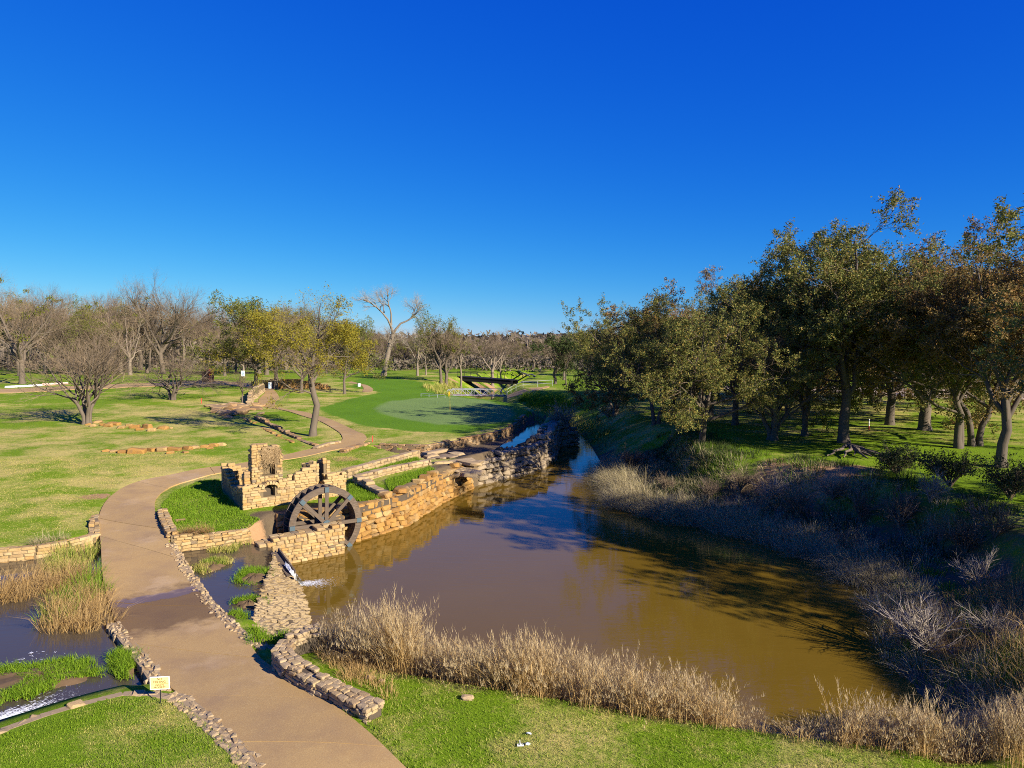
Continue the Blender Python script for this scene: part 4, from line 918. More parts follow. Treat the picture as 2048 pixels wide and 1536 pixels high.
# tall cottonwood, traced limbs
g5 = G(768,752); 
tp = rel([(766,754),(772,725),(780,690),(786,668)], g5); tp[0][2] -= .3
f5 = [rel([(786,668),(781,645),(768,625),(752,610),(738,602)], g5), rel([(782,650),(783,625),(778,605),(780,590)], g5), rel([(786,668),(800,648),(818,640),(832,628),(840,615)], g5), rel([(818,640),(828,625),(822,612)], g5), rel([(768,625),(764,610),(752,600)], g5)]
for q, f_ in enumerate(f5):
    for w, p in enumerate(f_): p[1] += (q-2)*.6*w
t5 = gen_tree(141, [(tp, .55, .38), (f5[0], .23, .08), (f5[1], .20, .07), (f5[2], .25, .08), (f5[3], .11, .05), (f5[4], .11, .05)],
   [dict(m=8, t0=.55, length=2.9, ang=.7, curv=.2, trop=.08, rmax=.09, n=6, ratio=.6), dict(m=7, t0=.25, length=1.6, ang=.7, curv=.2, trop=.06, rmax=.06, n=4), dict(m=6, t0=.3, length=.8, ang=.6, curv=.2, trop=.04, rmax=.028, n=3), dict(m=3, t0=.3, length=.45, ang=.6, curv=.2, trop=.02, rmax=.018, n=2)], 1)
t_ = thing('cottonwood', 'tall pale bare cottonwood with crooked spreading limbs behind the fairway', 'tree', g5)
for nm, mt in (('trunk','bark_pale'),('crown','twig_pale')): ob(nm, t5[nm], M[mt], t_)
# mid-distance trees one by one: proto, base px, base py, top py, bark, twig, leaf, label
MID = [(bA,45,768,535,'bark','twig',None,'broad grey bare tree with mistletoe behind the white pipe',1.0),
 (bB,325,748,548,'bark','twig',None,'tall bare tree standing behind the low crooked tree',.95),
 (bG,512,776,590,'bark','twig','bud_green','stout grey trunk with thin green budding crown beside the hillside wall',1.0),
 (bG,552,778,612,'bark','twig','bud_leaf','fork-trunked tree in yellow bud in front of the orange wall',1.2),
 (bF,603,786,640,'bark','twig','bud_leaf','leaning small tree in yellow bud at the foot of the orange wall',1.0),
 (bG,689,788,640,'bark','twig','bud_green','small budding tree on the slope beside the far path',.9),
 (bD,835,752,640,'bark_pale','twig_pale',None,'slanting pale-barked tree behind the fairway',.9),
 (bH,852,750,650,'bark_pale','twig',None,'thin pale tree beside the slanting pale-barked one',.9),
 (bF,882,768,612,'bark','twig','bud_green','tall greenish budding tree by the grassy bank of the dark bridge',.85),
 (bC,893,772,640,'bark','twig',None,'mistletoe-hung tree close by the grassy bank of the dark bridge',.8),
 (bH,922,778,655,'bark_pale','twig',None,'thin pale creek tree in front of the dark bridge abutment',1.1),
 (bD,985,772,655,'bark_pale','twig_brown',None,'cluster-stemmed pale tree rising in front of the dark bridge',1.1),
 (bH,1002,770,668,'bark_pale','twig_brown',None,'slim white-barked tree leaning in front of the dark bridge',1.0)]
for q, (pr, px, py, top, bk, tw, lf, lab, sx) in enumerate(MID): plant(pr, 'tree', lab, px, py, top, bk, tw, lf, sxy=sx)
ev = oak(151, h=2.2, r0=.2, ll=3.4, spread=.7, leaf_m=9, size=.17, keep=-.2)
plant(ev, 'evergreen_tree', 'dark green leafy tree with a thin trunk on the flat beyond the white bridge', 1110, 768, 672, 'bark_dark', 'twig_brown', 'evergreen', sxy=1.0)
plant(bB, 'tree', 'bare domed tree behind the dark green leafy tree', 1128, 760, 658, 'bark', 'twig', sxy=1.0)
plant(ev, 'evergreen_tree', 'bright green leafy tree beyond the flat, by the creek wood', 1178, 752, 660, 'bark_dark', 'twig_brown', 'bud_green', sxy=1.0)
plant(bH, 'tree', 'thin dark-stemmed tree standing on the flat next to the green leafy tree', 1132, 770, 690, 'bark_dark', 'twig_brown')
# wood behind the left lawn and round the horizon
lab_far = {0:'bare grey tree in the wood behind the left lawn', 1:'bare brown tree in the far wood across the flat', 2:'bare brown tree in the wood behind the oaks'}
protos = [bA,bB,bC,bD,bH,bF]
LOOK = {id(bA): 'broad bare tree with mistletoe', id(bB): 'tall vase-shaped bare tree', id(bC): 'low wide tree thick with mistletoe', id(bD): 'narrow upswept bare tree', id(bH): 'thin long-trunked bare tree', id(bF): 'tree in thin green bud'}
def wood(pr, bk, where): return ('pale-barked ' if bk == 'bark_pale' else '')+LOOK[id(pr)]+' '+where
fr_ = np.random.default_rng(9)
for px in list(np.arange(-60, 720, 17))+list(np.arange(-30, 700, 30)):
    px = px+fr_.uniform(-9,9); py = fr_.uniform(732,752) if fr_.uniform() < .5 else fr_.uniform(722,734); pr = protos[fr_.integers(6)]
    top = np.interp(px, [-60,60,180,330,440,520,600,720], [548,552,568,560,588,590,596,630])+fr_.uniform(0,60)
    bk = 'bark_pale' if fr_.uniform() < .3 else 'bark'; lb = wood(pr, bk, 'in the wood behind the left lawn')
    plant(pr, 'tree', lb, px, py, top, bk, 'twig' if fr_.uniform() < .6 else 'twig_brown', 'bud_green', lb, sxy=fr_.uniform(.75,1.2))
for px in list(np.arange(700, 1320, 16))+list(np.arange(690, 1280, 24)):
    px = px+fr_.uniform(-9,9); py = fr_.uniform(714,738); pr = protos[fr_.integers(5)]; top = np.interp(px, [700,800,900,1000,1100,1200,1320], [640,655,658,672,672,662,650])+fr_.uniform(0,26)
    lb = wood(pr, 'bark', 'in the far wood across the flat'); plant(pr, 'tree', lb, px, py, top, 'bark', 'twig' if fr_.uniform() < .5 else 'twig_brown', 'bud_green', lb, sxy=fr_.uniform(1.0,1.6))
for px in list(np.arange(1300, 2120, 20))+list(np.arange(1310, 2100, 33)):
    px = px+fr_.uniform(-10,10); py = fr_.uniform(718,745); pr = protos[fr_.integers(6)]; top = fr_.uniform(600,660)
    lb = wood(pr, 'bark_dark', 'in the wood behind the oaks'); plant(pr, 'tree', lb, px, py, top, 'bark_dark', 'twig_brown', 'bud_green', lb, sxy=fr_.uniform(1.1,1.6))
# far wood that reads as one mass
fw_r = np.random.default_rng(4); mb = MB(); n = 60000
xx = fw_r.uniform(-420, 420, n); yy = 260+fw_r.uniform(0, 1, n)**1.3*380; xx = xx*yy/420; cell = np.sin(xx*.21+yy*.05)+np.sin(xx*.13-yy*.11+2)+.5*np.sin(xx*.47)
hgt = (7.5+2.2*cell)*fw_r.uniform(.0,1,n)**.6; pos = np.stack([xx, yy, 1.6+hgt+(yy-260)*.008], 1); V, Q, T_ = leaf_cards(fw_r, pos, 2.4, True)
stuff(ob('far_wood', mk('far_wood', V, None, T_), M['woods_far']), 'brown leafless wood covering the flat land up to the horizon ridge', 'wood')
for nm_, lab_, x0, x1, y0, y1, h_, n_ in (('undergrowth', 'dark leafless undergrowth at the foot of the far wood', -30, 62, 165, 235, 3.2, 26000), ('undergrowth', 'dark brush at the foot of the wood behind the left lawn', -190, -30, 165, 230, 2.6, 22000), ('undergrowth', 'shaded brush under the wood behind the oaks', 55, 190, 130, 210, 3.2, 22000)):
    xx = fw_r.uniform(x0, x1, n_); yy = fw_r.uniform(y0, y1, n_); cl = np.sin(xx*.35+yy*.13)+np.sin(xx*.17-yy*.23+1)+.6*np.sin(xx*.8); kp = cl > -.5; xx, yy, cl = xx[kp], yy[kp], cl[kp]
    pos = np.stack([xx, yy, 1.9+np.clip(h_*(.55+.3*cl), .3, 5)*fw_r.uniform(0, 1, len(xx))**.8], 1); V, Q, T_ = leaf_cards(fw_r, pos, .75, True); stuff(ob(nm_, mk(nm_, V, None, T_), M['woods_far']), lab_, 'brush')
# ------------------------------------------------------------------ oaks on the right bank
oA = oak(201, h=3.2, r0=.23, ll=5.2, spread=.6, trop=.16, leaf_m=40); oB = oak(202, h=2.8, r0=.22, ll=5.2, spread=.85, stems=2, sep=.35, leaf_m=34, keep=-.8); oC = oak(203, h=2.6, r0=.18, ll=4.8, spread=.9, trop=.08, leaf_m=38, keep=-1.0); oD = oak(204, h=3.2, r0=.20, ll=4.6, spread=.7, stems=2, sep=.25, leaf_m=32, keep=-.7)
oE = oak(205, h=3.0, r0=.20, ll=5.2, spread=.85, trop=.08, leaf_m=40, lean=(-.2,-1.9), nl=8)
OAK = [(oA,1688,885,418,'oak_leaf','tallest live oak with a thick dark trunk above the exposed roots',1.08,.3),
 (oD,1612,872,520,'oak_leaf','V-trunked oak next to the tallest live oak',1.0,1.1),
 (oE,1402,888,585,'oak_leaf','low dark oak overhanging the foot of the creek bank',1.1,0.0),
 (oB,1313,848,600,'oak_leaf','spreading oak leaning over the narrow creek',1.0,2.0),
 (oC,1345,838,590,'oak_leaf_rust','rusty-leaved oak behind the one leaning over the narrow creek',1.0,3.0),
 (oA,1470,850,545,'oak_leaf_rust','tall rusty oak behind the low dark oak',1.0,4.0),
 (oD,1920,896,500,'oak_leaf_rust','oak with a straight leaning trunk on the shaded lawn',1.2,.6),
 (oB,1952,892,500,'oak_leaf','oak with crossing forked trunks next to the straight leaning one',1.0,2.4),
 (oA,2003,934,458,'oak_leaf_rust','oak with paired trunks at the brink of the brushy bank',1.0,5.0),
 (oC,1780,850,520,'oak_leaf_rust','grey half-bare oak farther back on the lawn between the big oaks',1.1,1.7),
 (oB,1560,800,560,'oak_leaf','background oak on the tan lawn beyond the V-trunked oak',1.0,.9),
 (oD,1240,800,640,'oak_leaf','small oak at the near edge of the far flat',1.1,.9),
 (oA,1860,800,520,'oak_leaf','background oak near the gravel track',1.1,2.9),
 (oC,1500,815,570,'oak_leaf','rounded background oak behind the tall rusty oak',1.1,.4),(oB,1750,806,545,'oak_leaf','dark background oak on the far side of the shaded lawn',1.1,5.1),
 (oC,2010,815,530,'oak_leaf_rust','rusty background oak behind the paired-trunk oak',1.1,3.3),(oB,1390,800,600,'oak_leaf','olive background oak beyond the creek bank oaks',1.1,1.3)]
for pr, px, py, top, lf, lab, sx, rz in OAK: plant(pr, 'oak_tree', lab, px, py, top, 'bark_dark', 'twig_brown', lf, sxy=sx, rz=rz)
for q, (px, py, top, sx) in enumerate([(1545,880,640,1.3),(1850,860,560,1.2),(1960,850,560,1.2),(1230,830,690,1.3),(1420,840,600,1.1)]):
    plant([bE,bC,bA][q % 3], 'bare_tree', ['grey bare many-stemmed tree tangled under the V-trunked oak','bare mistletoe-hung tree between the lawn oaks','bare grey tree behind the crossing-trunk oak','small bare many-stemmed tree over the creek bend','bare mistletoe-hung tree behind the low dark oak'][q], px, py, top, 'bark', 'twig', None, sxy=sx)
for q, (x, y, h_) in enumerate([(22.3,22.6,12.6),(29,20,12)]):
    plant([oA,oB,oD][q % 3], 'oak_tree', 'oak on the lawn side of the brushy bank, past the paired-trunk oak', 0, 0, h_, 'bark_dark', 'twig_brown', 'oak_leaf', 'oaks past the paired-trunk oak', base=(x, y), sxy=1.15)

# ------------------------------------------------------------------ bridges, flag, signs and small things
WB0 = P(893,787,1.25); WB1 = P(1012,786,1.25); WB0[1] = WB1[1] = 99.0; WB0 = np.array([WB0[0]*99/P(893,787,1.25)[1], 99., 1.2]); WB1 = np.array([WB1[0]*98/P(1012,786,1.25)[1], 97.5, 1.2])
br = thing('white_footbridge', 'white pipe truss footbridge crossing the creek behind the putting green', 'bridge', WB0)
def vadd(*a): return sum(np.array(x, float) for x in a)
bd = norm(WB1-WB0); bn = np.array([-bd[1], bd[0], 0]); BLn = np.linalg.norm(WB1-WB0)
for k in range(12):
    ob('deck_plank', MB().beam(bd*BLn*(k/12)+bd*.02-[0,0,.05], bd*BLn*((k+1)/12)-bd*.02-[0,0,.05], 2.2, .1).mesh('deck_plank'), M['rust'], br)
for sgn in (-1, 1):
    of = bn*1.15*sgn; H_ = .85; np_ = 8
    tr_ = MB().tube([of, of+bd*BLn], .04).tube([of+bd*BLn*.07+[0,0,H_], of+bd*BLn*.93+[0,0,H_]], .04).tube([of, of+bd*BLn*.07+[0,0,H_]], .04).tube([of+bd*BLn*.93+[0,0,H_], of+bd*BLn], .04)
    t_ = ob('truss', tr_.mesh('truss'), M['white_metal'], br)
    for k in range(np_):
        a = .07+.86*k/np_; c = .07+.86*(k+1)/np_
        ob('brace', MB().tube([of+bd*BLn*a+[0,0,H_*(k % 2 == 0)], of+bd*BLn*c+[0,0,H_*(k % 2)]], .026).mesh('brace'), M['white_metal'], t_)
        ob('post', MB().tube([of+bd*BLn*a, of+bd*BLn*a+[0,0,H_]], .016).mesh('post'), M['white_metal'], t_)
ob('abutment', MB().box(bd*(BLn-.1)-[0,0,.75], (.5,2.2,1.5)).mesh('abutment'), M['pale_stone'], br); ob('abutment', MB().box(bd*.1-[0,0,.75], (.5,2.2,1.5)).mesh('abutment'), M['pale_stone'], br)
def rail(px, label, h=.95, name='pipe_railing', r=.024, z=None):
    pts = [G(a, b) for a, b in px]; t = thing(name, label, 'railing', pts[0]); o_ = pts[0]
    ob('rail', MB().tube([p+[0,0,h]-o_ for p in pts], r).mesh('rail'), M['white_metal'], t); ob('rail', MB().tube([p+[0,0,h*.5]-o_ for p in pts], r*.7).mesh('rail'), M['white_metal'], t)
    for p in pts: ob('post', MB().tube([p-o_-[0,0,.1], p+[0,0,h]-o_], r).mesh('post'), M['white_metal'], t)
rail([(1014,791),(1022,786),(1032,781),(1046,775),(1075,774),(1105,772)], 'white pipe railing climbing along the path from the footbridge')
rail([(842,793),(858,794),(875,795),(890,796)], 'white pipe railing leading to the footbridge on the fairway side', .4, r=.025)
DB0 = np.array([P(922,754,1.9)[0]*136/P(922,754,1.9)[1], 136., 1.95]); DB1 = np.array([P(1030,762,1.4)[0]*131/P(1030,762,1.4)[1], 131., 1.45])
db = thing('dark_bridge', 'long black timber bridge spanning the creek cut beyond the white footbridge', 'bridge', DB0); dd = norm(DB1-DB0); dn = norm(np.array([-dd[1], dd[0], 0])); DL = np.linalg.norm(DB1-DB0)
for sgn in (-1, 1): ob('girder', MB().beam(dn*1.2*sgn-[0,0,.3], dd*DL+dn*1.2*sgn-[0,0,.3], .25, .75).mesh('girder'), M['bridge_dark'], db)
ob('deck', MB().beam([0,0,.1], dd*DL+[0,0,.1], 2.9, .1).mesh('deck'), M['bridge_dark'], db)
for sgn in (-1, 1):
    ob('handrail', MB().tube([dn*1.35*sgn+[0,0,1.1], dd*DL+dn*1.35*sgn+[0,0,1.1]], .035, 5).mesh('handrail'), M['bridge_dark'], db)
    for k in range(9): ob('post', MB().tube([dd*DL*k/8+dn*1.35*sgn, dd*DL*k/8+dn*1.35*sgn+[0,0,1.1]], .03, 5).mesh('post'), M['bridge_dark'], db)
ob('bent', MB().beam(dd*1.2-[0,0,.5], dd*2.4-[0,0,2.6], 2.2, .5).mesh('bent'), M['bridge_dark'], db)
# golf flag
g = G(900,822); fl = thing('golf_flag', 'yellow golf flag on a thin pole in the putting green', 'flag', g)
ob('pole', MB().tube([[0,0,-.05],[0,0,1.0]], .014).tube([[0,0,1.0],[0,0,2.15]], .016).mesh('pole'), M['yellow'], fl)
V = []; 
for i_ in range(9):
    u_ = i_/8; hh_ = .42*(1-.25*u_); y_ = .05*math.sin(u_*7); V += [[-.02-.16*u_*(1+.2*math.sin(u_*5)), y_, 2.12-u_*.22], [-.02-.14*u_, y_*1.3+.03, 2.12-.30-u_*.40]]
fm = mk('cloth', V, [[2*i_, 2*i_+1, 2*i_+3, 2*i_+2] for i_ in range(8)], None, True); fo = ob('cloth', fm, M['yellow'], fl); sm = fo.modifiers.new('s', 'SOLIDIFY'); sm.thickness = .012
ob('cup', mk('cup', *[np.array(x) if q == 0 else x for q, x in enumerate(disc(.06,-.004,.004,12))]), M['dark_metal'], fl, (0,0,.012), (math.pi/2,0,0))
# NO FISHING sign
g = G(321,1408); sg = thing('warning_sign', 'small cream NO FISHING PRIVATE PROPERTY sign on a thin post in the lawn', 'sign', g, math.atan2(g[0], -g[1])*0+.10)
ob('post', MB().box((0,.012,.27), (.022,.014,.66)).mesh('post'), M['dark_metal'], sg)
pn = ob('panel', MB().box((0,0,0), (.43,.014,.30)).mesh('panel'), M['white'], sg, (0,-.004,.50))
ob('face', MB().box((0,-.0085,0), (.40,.004,.27)).mesh('face'), M['sign_face'], pn); ob('rule', MB().box((0,-.0112,-.012), (.385,.002,.006)).mesh('rule'), M['ink'], pn)
def text(s_, size, x, z, parent, mat='ink'):
    c = bpy.data.curves.new('lettering', 'FONT'); c.body = s_; c.size = size; c.align_x = 'CENTER'; c.align_y = 'CENTER'; c.extrude = .0008; c.offset = .0012
    tmp = bpy.data.objects.new('tmp_text', c); COL.objects.link(tmp); dg = bpy.context.evaluated_depsgraph_get(); me = bpy.data.meshes.new_from_object(tmp.evaluated_get(dg)); bpy.data.objects.remove(tmp); bpy.data.curves.remove(c)
    me.materials.clear(); ob('lettering', me, M[mat], parent, (x, -.0118, z), (math.pi/2, 0, 0))
text('NO', .075, 0, .095, pn); text('FISHING', .075, 0, .03, pn); text('PRIVATE', .05, 0, -.047, pn); text('PROPERTY', .055, 0, -.098, pn)
# pale blue sign on the slender tree
g = G(485,810); p = at_depth(486,747,g[1]-.15); ts = thing('tree_sign', 'small pale blue-white board fixed to the slender tree', 'sign', p)
ob('board', MB().box((0,0,0), (.42,.03,.62)).mesh('board'), M['white'], ts); ob('print', MB().box((0,-.018,.04), (.3,.006,.36)).box((.02,-.018,-.22),(.2,.006,.07)).mesh('print'), M['blue_white'], ts)
# ball washer / litter post
g = G(541,777); bw_ = thing('ball_washer', 'pale blue and white upright box on the path edge by the fork-trunked tree', 'ball washer', g)
ob('case', MB().box((0,0,.42), (.42,.38,.84)).mesh('case'), M['blue_white'], bw_); ob('front', MB().box((.10,-.20,.44), (.20,.03,.84)).mesh('front'), M['white'], bw_); ob('lid', MB().box((0,0,.87), (.46,.42,.06)).mesh('lid'), M['white'], bw_)
g = G(718,773); tb_ = thing('tee_bucket', 'tiny white bucket with a dark rim standing on the far path', 'bucket', g); ob('pail', mk('pail', *disc(.22,0,.5,12)), M['white'], tb_, (0,0,.5), (-math.pi/2,0,0)); ob('rim', mk('rim', *disc(.24,0,.06,12)), M['dark_metal'], tb_, (0,0,.55), (-math.pi/2,0,0))
# rusty iron crate sculpture by the junction
g = G(416,764); ir = thing('iron_kiosk', 'rusty red-brown iron frame box beside the far path junction', 'frame', g, .25)
for x in (-.75,.75):
    for y in (-.5,.5): ob('upright', MB().box((x,y,1.0), (.14,.14,2.0)).mesh('upright'), M['rust'], ir)
for k in range(7): ob('slat', MB().box((-.22,-.52,.3+.25*k), (1.0,.04,.16)).mesh('slat'), M['rust'], ir)
for k in range(3): ob('door_plank', MB().box((.42+.2*k-.1,-.56,.98), (.185,.05,1.95)).mesh('door_plank'), M['red'] if k < 2 else M['rust'], ir)
ob('top', MB().box((0,0,2.02), (1.7,1.2,.09)).mesh('top'), M['rust'], ir); ob('back_panel', MB().box((0,.5,1.0), (1.4,.04,1.9)).mesh('back_panel'), M['bridge_dark'], ir)
def stake(px, py, h, mat, label, name='marker_stake', top=None):
    g = G(px, py); t = thing(name, label, 'stake', g); ob('shaft', MB().tube([[0,0,-.05],[0,0,h*.95]], .045, 6).mesh('shaft'), M[mat], t); ob('tip', MB().tube([[0,0,h*.95],[0,0,h]], .03, 6).mesh('tip'), M[top or mat], t)
stake(403,807,.62,'red','short red hazard stake on the lawn above the rock pile')
stake(745,884,.5,'red','short red hazard stake beside the path bend above the channel wall')
g = G(1738,860); t = thing('marker_stake', 'white stake with a red foot on the shaded oak lawn', 'stake', g); ob('shaft', MB().tube([[0,0,.3],[0,0,.85]], .035).mesh('shaft'), M['white'], t); ob('foot', MB().tube([[0,0,-.05],[0,0,.3]], .05).mesh('foot'), M['red'], t)
g = G(1645,860); t = thing('pin_flag', 'tiny yellow utility flag on the oak lawn', 'flag', g); ob('wire', MB().tube([[0,0,-.05],[0,0,.3]], .008).mesh('wire'), M['dark_metal'], t); ob('flaglet', MB().box((.08,0,.25), (.16,.006,.11)).mesh('flaglet'), M['yellow'], t)
p0, p1, p2 = G(10,776)+[0,0,.12], G(84,772)+[0,0,.12], G(136,769)+[0,0,.12]
t = thing('drain_pipe', 'long white and pink pipe lying on the grass behind the side path', 'pipe', p0); ob('pipe_length', MB().tube([p0-p0, p1-p0], .16, 8).mesh('pipe_length'), M['white'], t); ob('pipe_length', MB().tube([p1-p0+[0,0,.06], p2-p0+[0,0,.06]], .2, 8).mesh('pipe_length'), plain('pink_pipe', (.62,.40,.33), .6), t)
# litter: white T-shaped frame and two grey scraps
g = G(1041,1495); t = thing('metal_bracket', 'white T-shaped metal bracket dropped in the foreground grass', 'bracket', g+[0,0,.03], .05)
ob('bar', MB().box((0,0,.01), (.13,.018,.018)).mesh('bar'), M['white'], t); ob('bar', MB().box((0,.05,.012), (.13,.012,.012)).mesh('bar'), M['white'], t); ob('stem', MB().box((-.005,.09,.025), (.014,.17,.012)).mesh('stem'), M['white'], t); ob('side_bar', MB().box((.058,.03,.012), (.012,.05,.012)).box((-.058,.02,.012),(.012,.03,.012)).mesh('side_bar'), M['white'], t)
for (px, py), lab in (((1056,1491),'crumpled pale grey plastic scrap beside the white bracket'),((1058,1470),'crumpled grey plastic scrap half hidden in the grass tuft')):
    g = G(px, py); me = hull_mesh('scrap', boulder_pts(np.random.default_rng(px), 16, .8)); tag(ob('plastic_scrap', me, plain('grey_plastic', (.42,.46,.50), .35), None, g+[0,0,.035], (.3,.2,.5), (.13,.08,.05)), lab, 'litter')
# gravel track beyond the oak lawn
LT, RT = paired(edge([(1380,776),(1600,782),(1820,795),(2060,800),(2250,806)]), edge([(1380,770),(1600,772),(1820,778),(2060,781),(2250,784)]), 3)
structure(ob('gravel_track', ribbon('gravel_track', LT, RT, .06, 4, .3, attrs=False))).data.materials[0] = plain('gravel', (.42,.32,.23), .95, 0, .3)
# bleached logs by the creek beyond the footbridge
for q, (a, b_) in enumerate([((1036,742),(1048,752)),((1046,748),(1060,755)),((1058,750),(1072,755))]):
    p0, p1 = G(*a)+[0,0,.2], G(*b_)+[0,0,.2]; tag(ob('dead_log', MB().tube([p0-p0, (p1-p0)*.5+[0,0,.15], p1-p0], [.16,.14,.09], 7).mesh('dead_log', True), M['deadwood'], None, p0), 'bleached fallen log on the creek edge beyond the bridges', 'log', 'bleached creek logs')
# exposed roots under the tallest oak
g = G(1698,905); t = thing('oak_roots', 'pale exposed roots spilling down the eroded bank under the tallest oak', 'roots', g)
rr_ = np.random.default_rng(12)
for k in range(9):
    a = -1.57+rr_.uniform(-1.0,1.0); L_ = rr_.uniform(1.2,2.8); pts = []
    for u_ in np.linspace(0, 1, 6):
        x, y = g[0]+math.cos(a)*L_*u_+.12*rr_.normal(), g[1]+math.sin(a)*L_*u_; pts.append([x-g[0], y-g[1], Z(x, y)-g[2]+.10+.35*(1-u_)])
    ob('root', MB().tube(pts, np.linspace(.13,.035,6), 6).mesh('root', True), M['bark'], t)

# ------------------------------------------------------------------ grasses, reeds and brush
def blades(Pn, H, W, lean, segs=3, r=None, curve=1.7):
    """ribbons rising from Pn: heights, widths, sideways lean vectors"""
    n = len(Pn); t = np.linspace(0, 1, segs+1); r = r or rng
    az = r.uniform(0, math.pi, n); side = np.stack([np.cos(az), np.sin(az), np.zeros(n)], 1); lm = np.linalg.norm(lean, axis=1)
    C = Pn[:,None,:] + np.concatenate([lean[:,None,:]*(H[:,None]*t[None,:]**curve)[...,None], (H[:,None]*(t[None,:]-np.minimum(lm, 1.2)[:,None]*.42*t[None,:]**2.2))[...,None]], -1)
    w = (W[:,None]*(1-t[None,:]**1.6)*.5)[...,None]; Lf = C[:,:-1]-side[:,None,:]*w[:,:-1]; Rt = C[:,:-1]+side[:,None,:]*w[:,:-1]
    V = np.concatenate([np.stack([Lf, Rt], 2).reshape(n, 2*segs, 3), C[:,-1:]], 1); k = 2*segs+1; b0 = np.arange(n)[:,None]*k
    Q = np.concatenate([b0+np.array([2*j_, 2*j_+1, 2*j_+3, 2*j_+2])[None,:] for j_ in range(segs-1)], 0) if segs > 1 else None
    T_ = b0+np.array([2*segs-2, 2*segs-1, 2*segs])[None,:]
    return V.reshape(-1,3), Q, T_
def in_px(n, poly, r, wpoly=None):
    """random ground points inside a photo polygon (picked corner by corner on the ground)"""
    g = np.array([G(a, b)[:2] for a, b in poly]) if wpoly is None else np.array(wpoly); lo, hi = g.min(0), g.max(0); out = np.zeros((0,2))
    while len(out) < n:
        q = r.uniform(lo, hi, (int(n*1.5)+50, 2)); q = q[seg_sd([tuple(x) for x in g], q[:,0], q[:,1])[0] < 0]; out = np.vstack([out, q])
    return out[:n]
def not_path(q):
    m = np.ones(len(q), bool)
    for pl, mar in ((PATHPOLY[0], .03), (POOL, .0), (STREAM, .0)): m &= seg_sd(pl, q[:,0], q[:,1])[0] > mar
    return q[m]
def lawn(name, label, poly, n, h, w, mat, seed, segs=2, leanamt=.5, keep=None, dz=0, wpoly=None):
    r = np.random.default_rng(seed); q = not_path(in_px(n, poly, r, wpoly)); 
    if keep: q = q[keep(q)]
    n = len(q); P3 = np.column_stack([q, zt(q[:,0], q[:,1])-.01+dz]); H = h*r.uniform(.45,1.35,n); patch = .75+.5*(np.sin(q[:,0]*1.7+seed)*np.sin(q[:,1]*1.9)*.5+.5); H *= patch
    V, Q, T_ = blades(P3, H, w*r.uniform(.7,1.3,n), r.normal(0, leanamt, (n,2)), segs, r)
    return stuff(ob(name, mk(name, V, Q, T_), M[mat]), label, 'grass')
lawn('lawn_grass', 'short patchy lawn grass around the fishing sign', [(-120,1560),(-120,1515),(0,1472),(90,1440),(160,1418),(245,1396),(335,1400),(365,1405),(440,1470),(515,1545),(560,1600)], 30000, .055, .014, 'blade', 1)
LIP = [G(735,1445)[:2], G(770,1415)[:2], G(640,1305)[:2]]+[(-5.2,20.2),(-3.9,18.9),(-.95,17.75),(2.1,16.7),(5.0,15.8),(7.2,15.2),(9.2,14.8),(9.5,11.5),(-1.2,11.5)]
lawn('lawn_grass', 'worn tan and green grass between the hooked wall and the reeds', None, 42000, .06, .014, 'blade', 2, wpoly=LIP)
lawn('lawn_grass', 'dormant tan blades in the worn grass in front of the reeds', None, 15000, .10, .009, 'blade_tan', 3, wpoly=LIP)
lawn('lawn_grass', 'mown lawn grass above the stream wall', [(-250,1085),(0,1088),(150,1070),(186,1030),(200,990),(250,962),(330,940),(420,925),(500,912),(300,905),(-250,930)], 64000, .06, .023, 'blade_tan', 4, 1)
lawn('lush_grass', 'bright lush grass around the front of the mill ruin', [(322,1010),(345,1062),(400,1070),(500,1065),(520,1040),(486,1028),(446,986),(440,960),(400,962),(345,985)], 24000, .13, .024, 'blade_lush', 5)
lawn('lush_grass', 'bright lush grass strip between ruin and retaining wall', [(700,965),(712,972),(770,996),(720,1003),(696,1000)], 9000, .2, .02, 'blade_lush', 6)
lawn('lush_grass', 'tall green grass between the two terrace walls', [(706,948),(830,918),(850,925),(716,956)], 9000, .22, .02, 'blade_lush', 7)
lawn('lush_grass', 'tall green grass between terrace wall and retaining wall', [(770,962),(858,935),(870,940),(780,985)], 7000, .22, .02, 'blade_lush', 8)
lawn('lawn_grass', 'mown grass between the ruin and the path', [(540,925),(640,912),(700,902),(760,912),(690,935),(660,945),(580,945)], 22000, .06, .02, 'blade_tan', 9, 1)
def tufts(name, label, cs, per, h, w, mat, seed, lean=.7, rad=.25, cat='grass', dz=0, segs=2, leanbias=(0,0), cut=None):
    r = np.random.default_rng(seed); cs = np.asarray(cs, float); n = len(cs); c = np.repeat(cs, per, 0); a = r.uniform(0, 6.28, n*per); rr = rad*np.sqrt(r.uniform(0, 1, n*per)); sc = np.repeat(r.uniform(.6,1.3,n), per)
    q = c[:,:2]+np.stack([np.cos(a), np.sin(a)], 1)*(rr*sc)[:,None]; z = zt(q[:,0], q[:,1]) if cs.shape[1] == 2 else c[:,2]
    H = h*sc*r.uniform(.5,1.2,n*per); ld = np.stack([np.cos(a), np.sin(a)], 1)*(lean*(rr/rad)*r.uniform(.3,1.3,n*per))[:,None]+r.normal(0, .12, (n*per,2))+np.array(leanbias)
    V, Q, T_ = blades(np.column_stack([q, z-.03+dz]), H, w*r.uniform(.6,1.4,n*per), ld, segs, r)
    return stuff(ob(name, mk(name, V, Q, T_), M[mat]), label, cat)
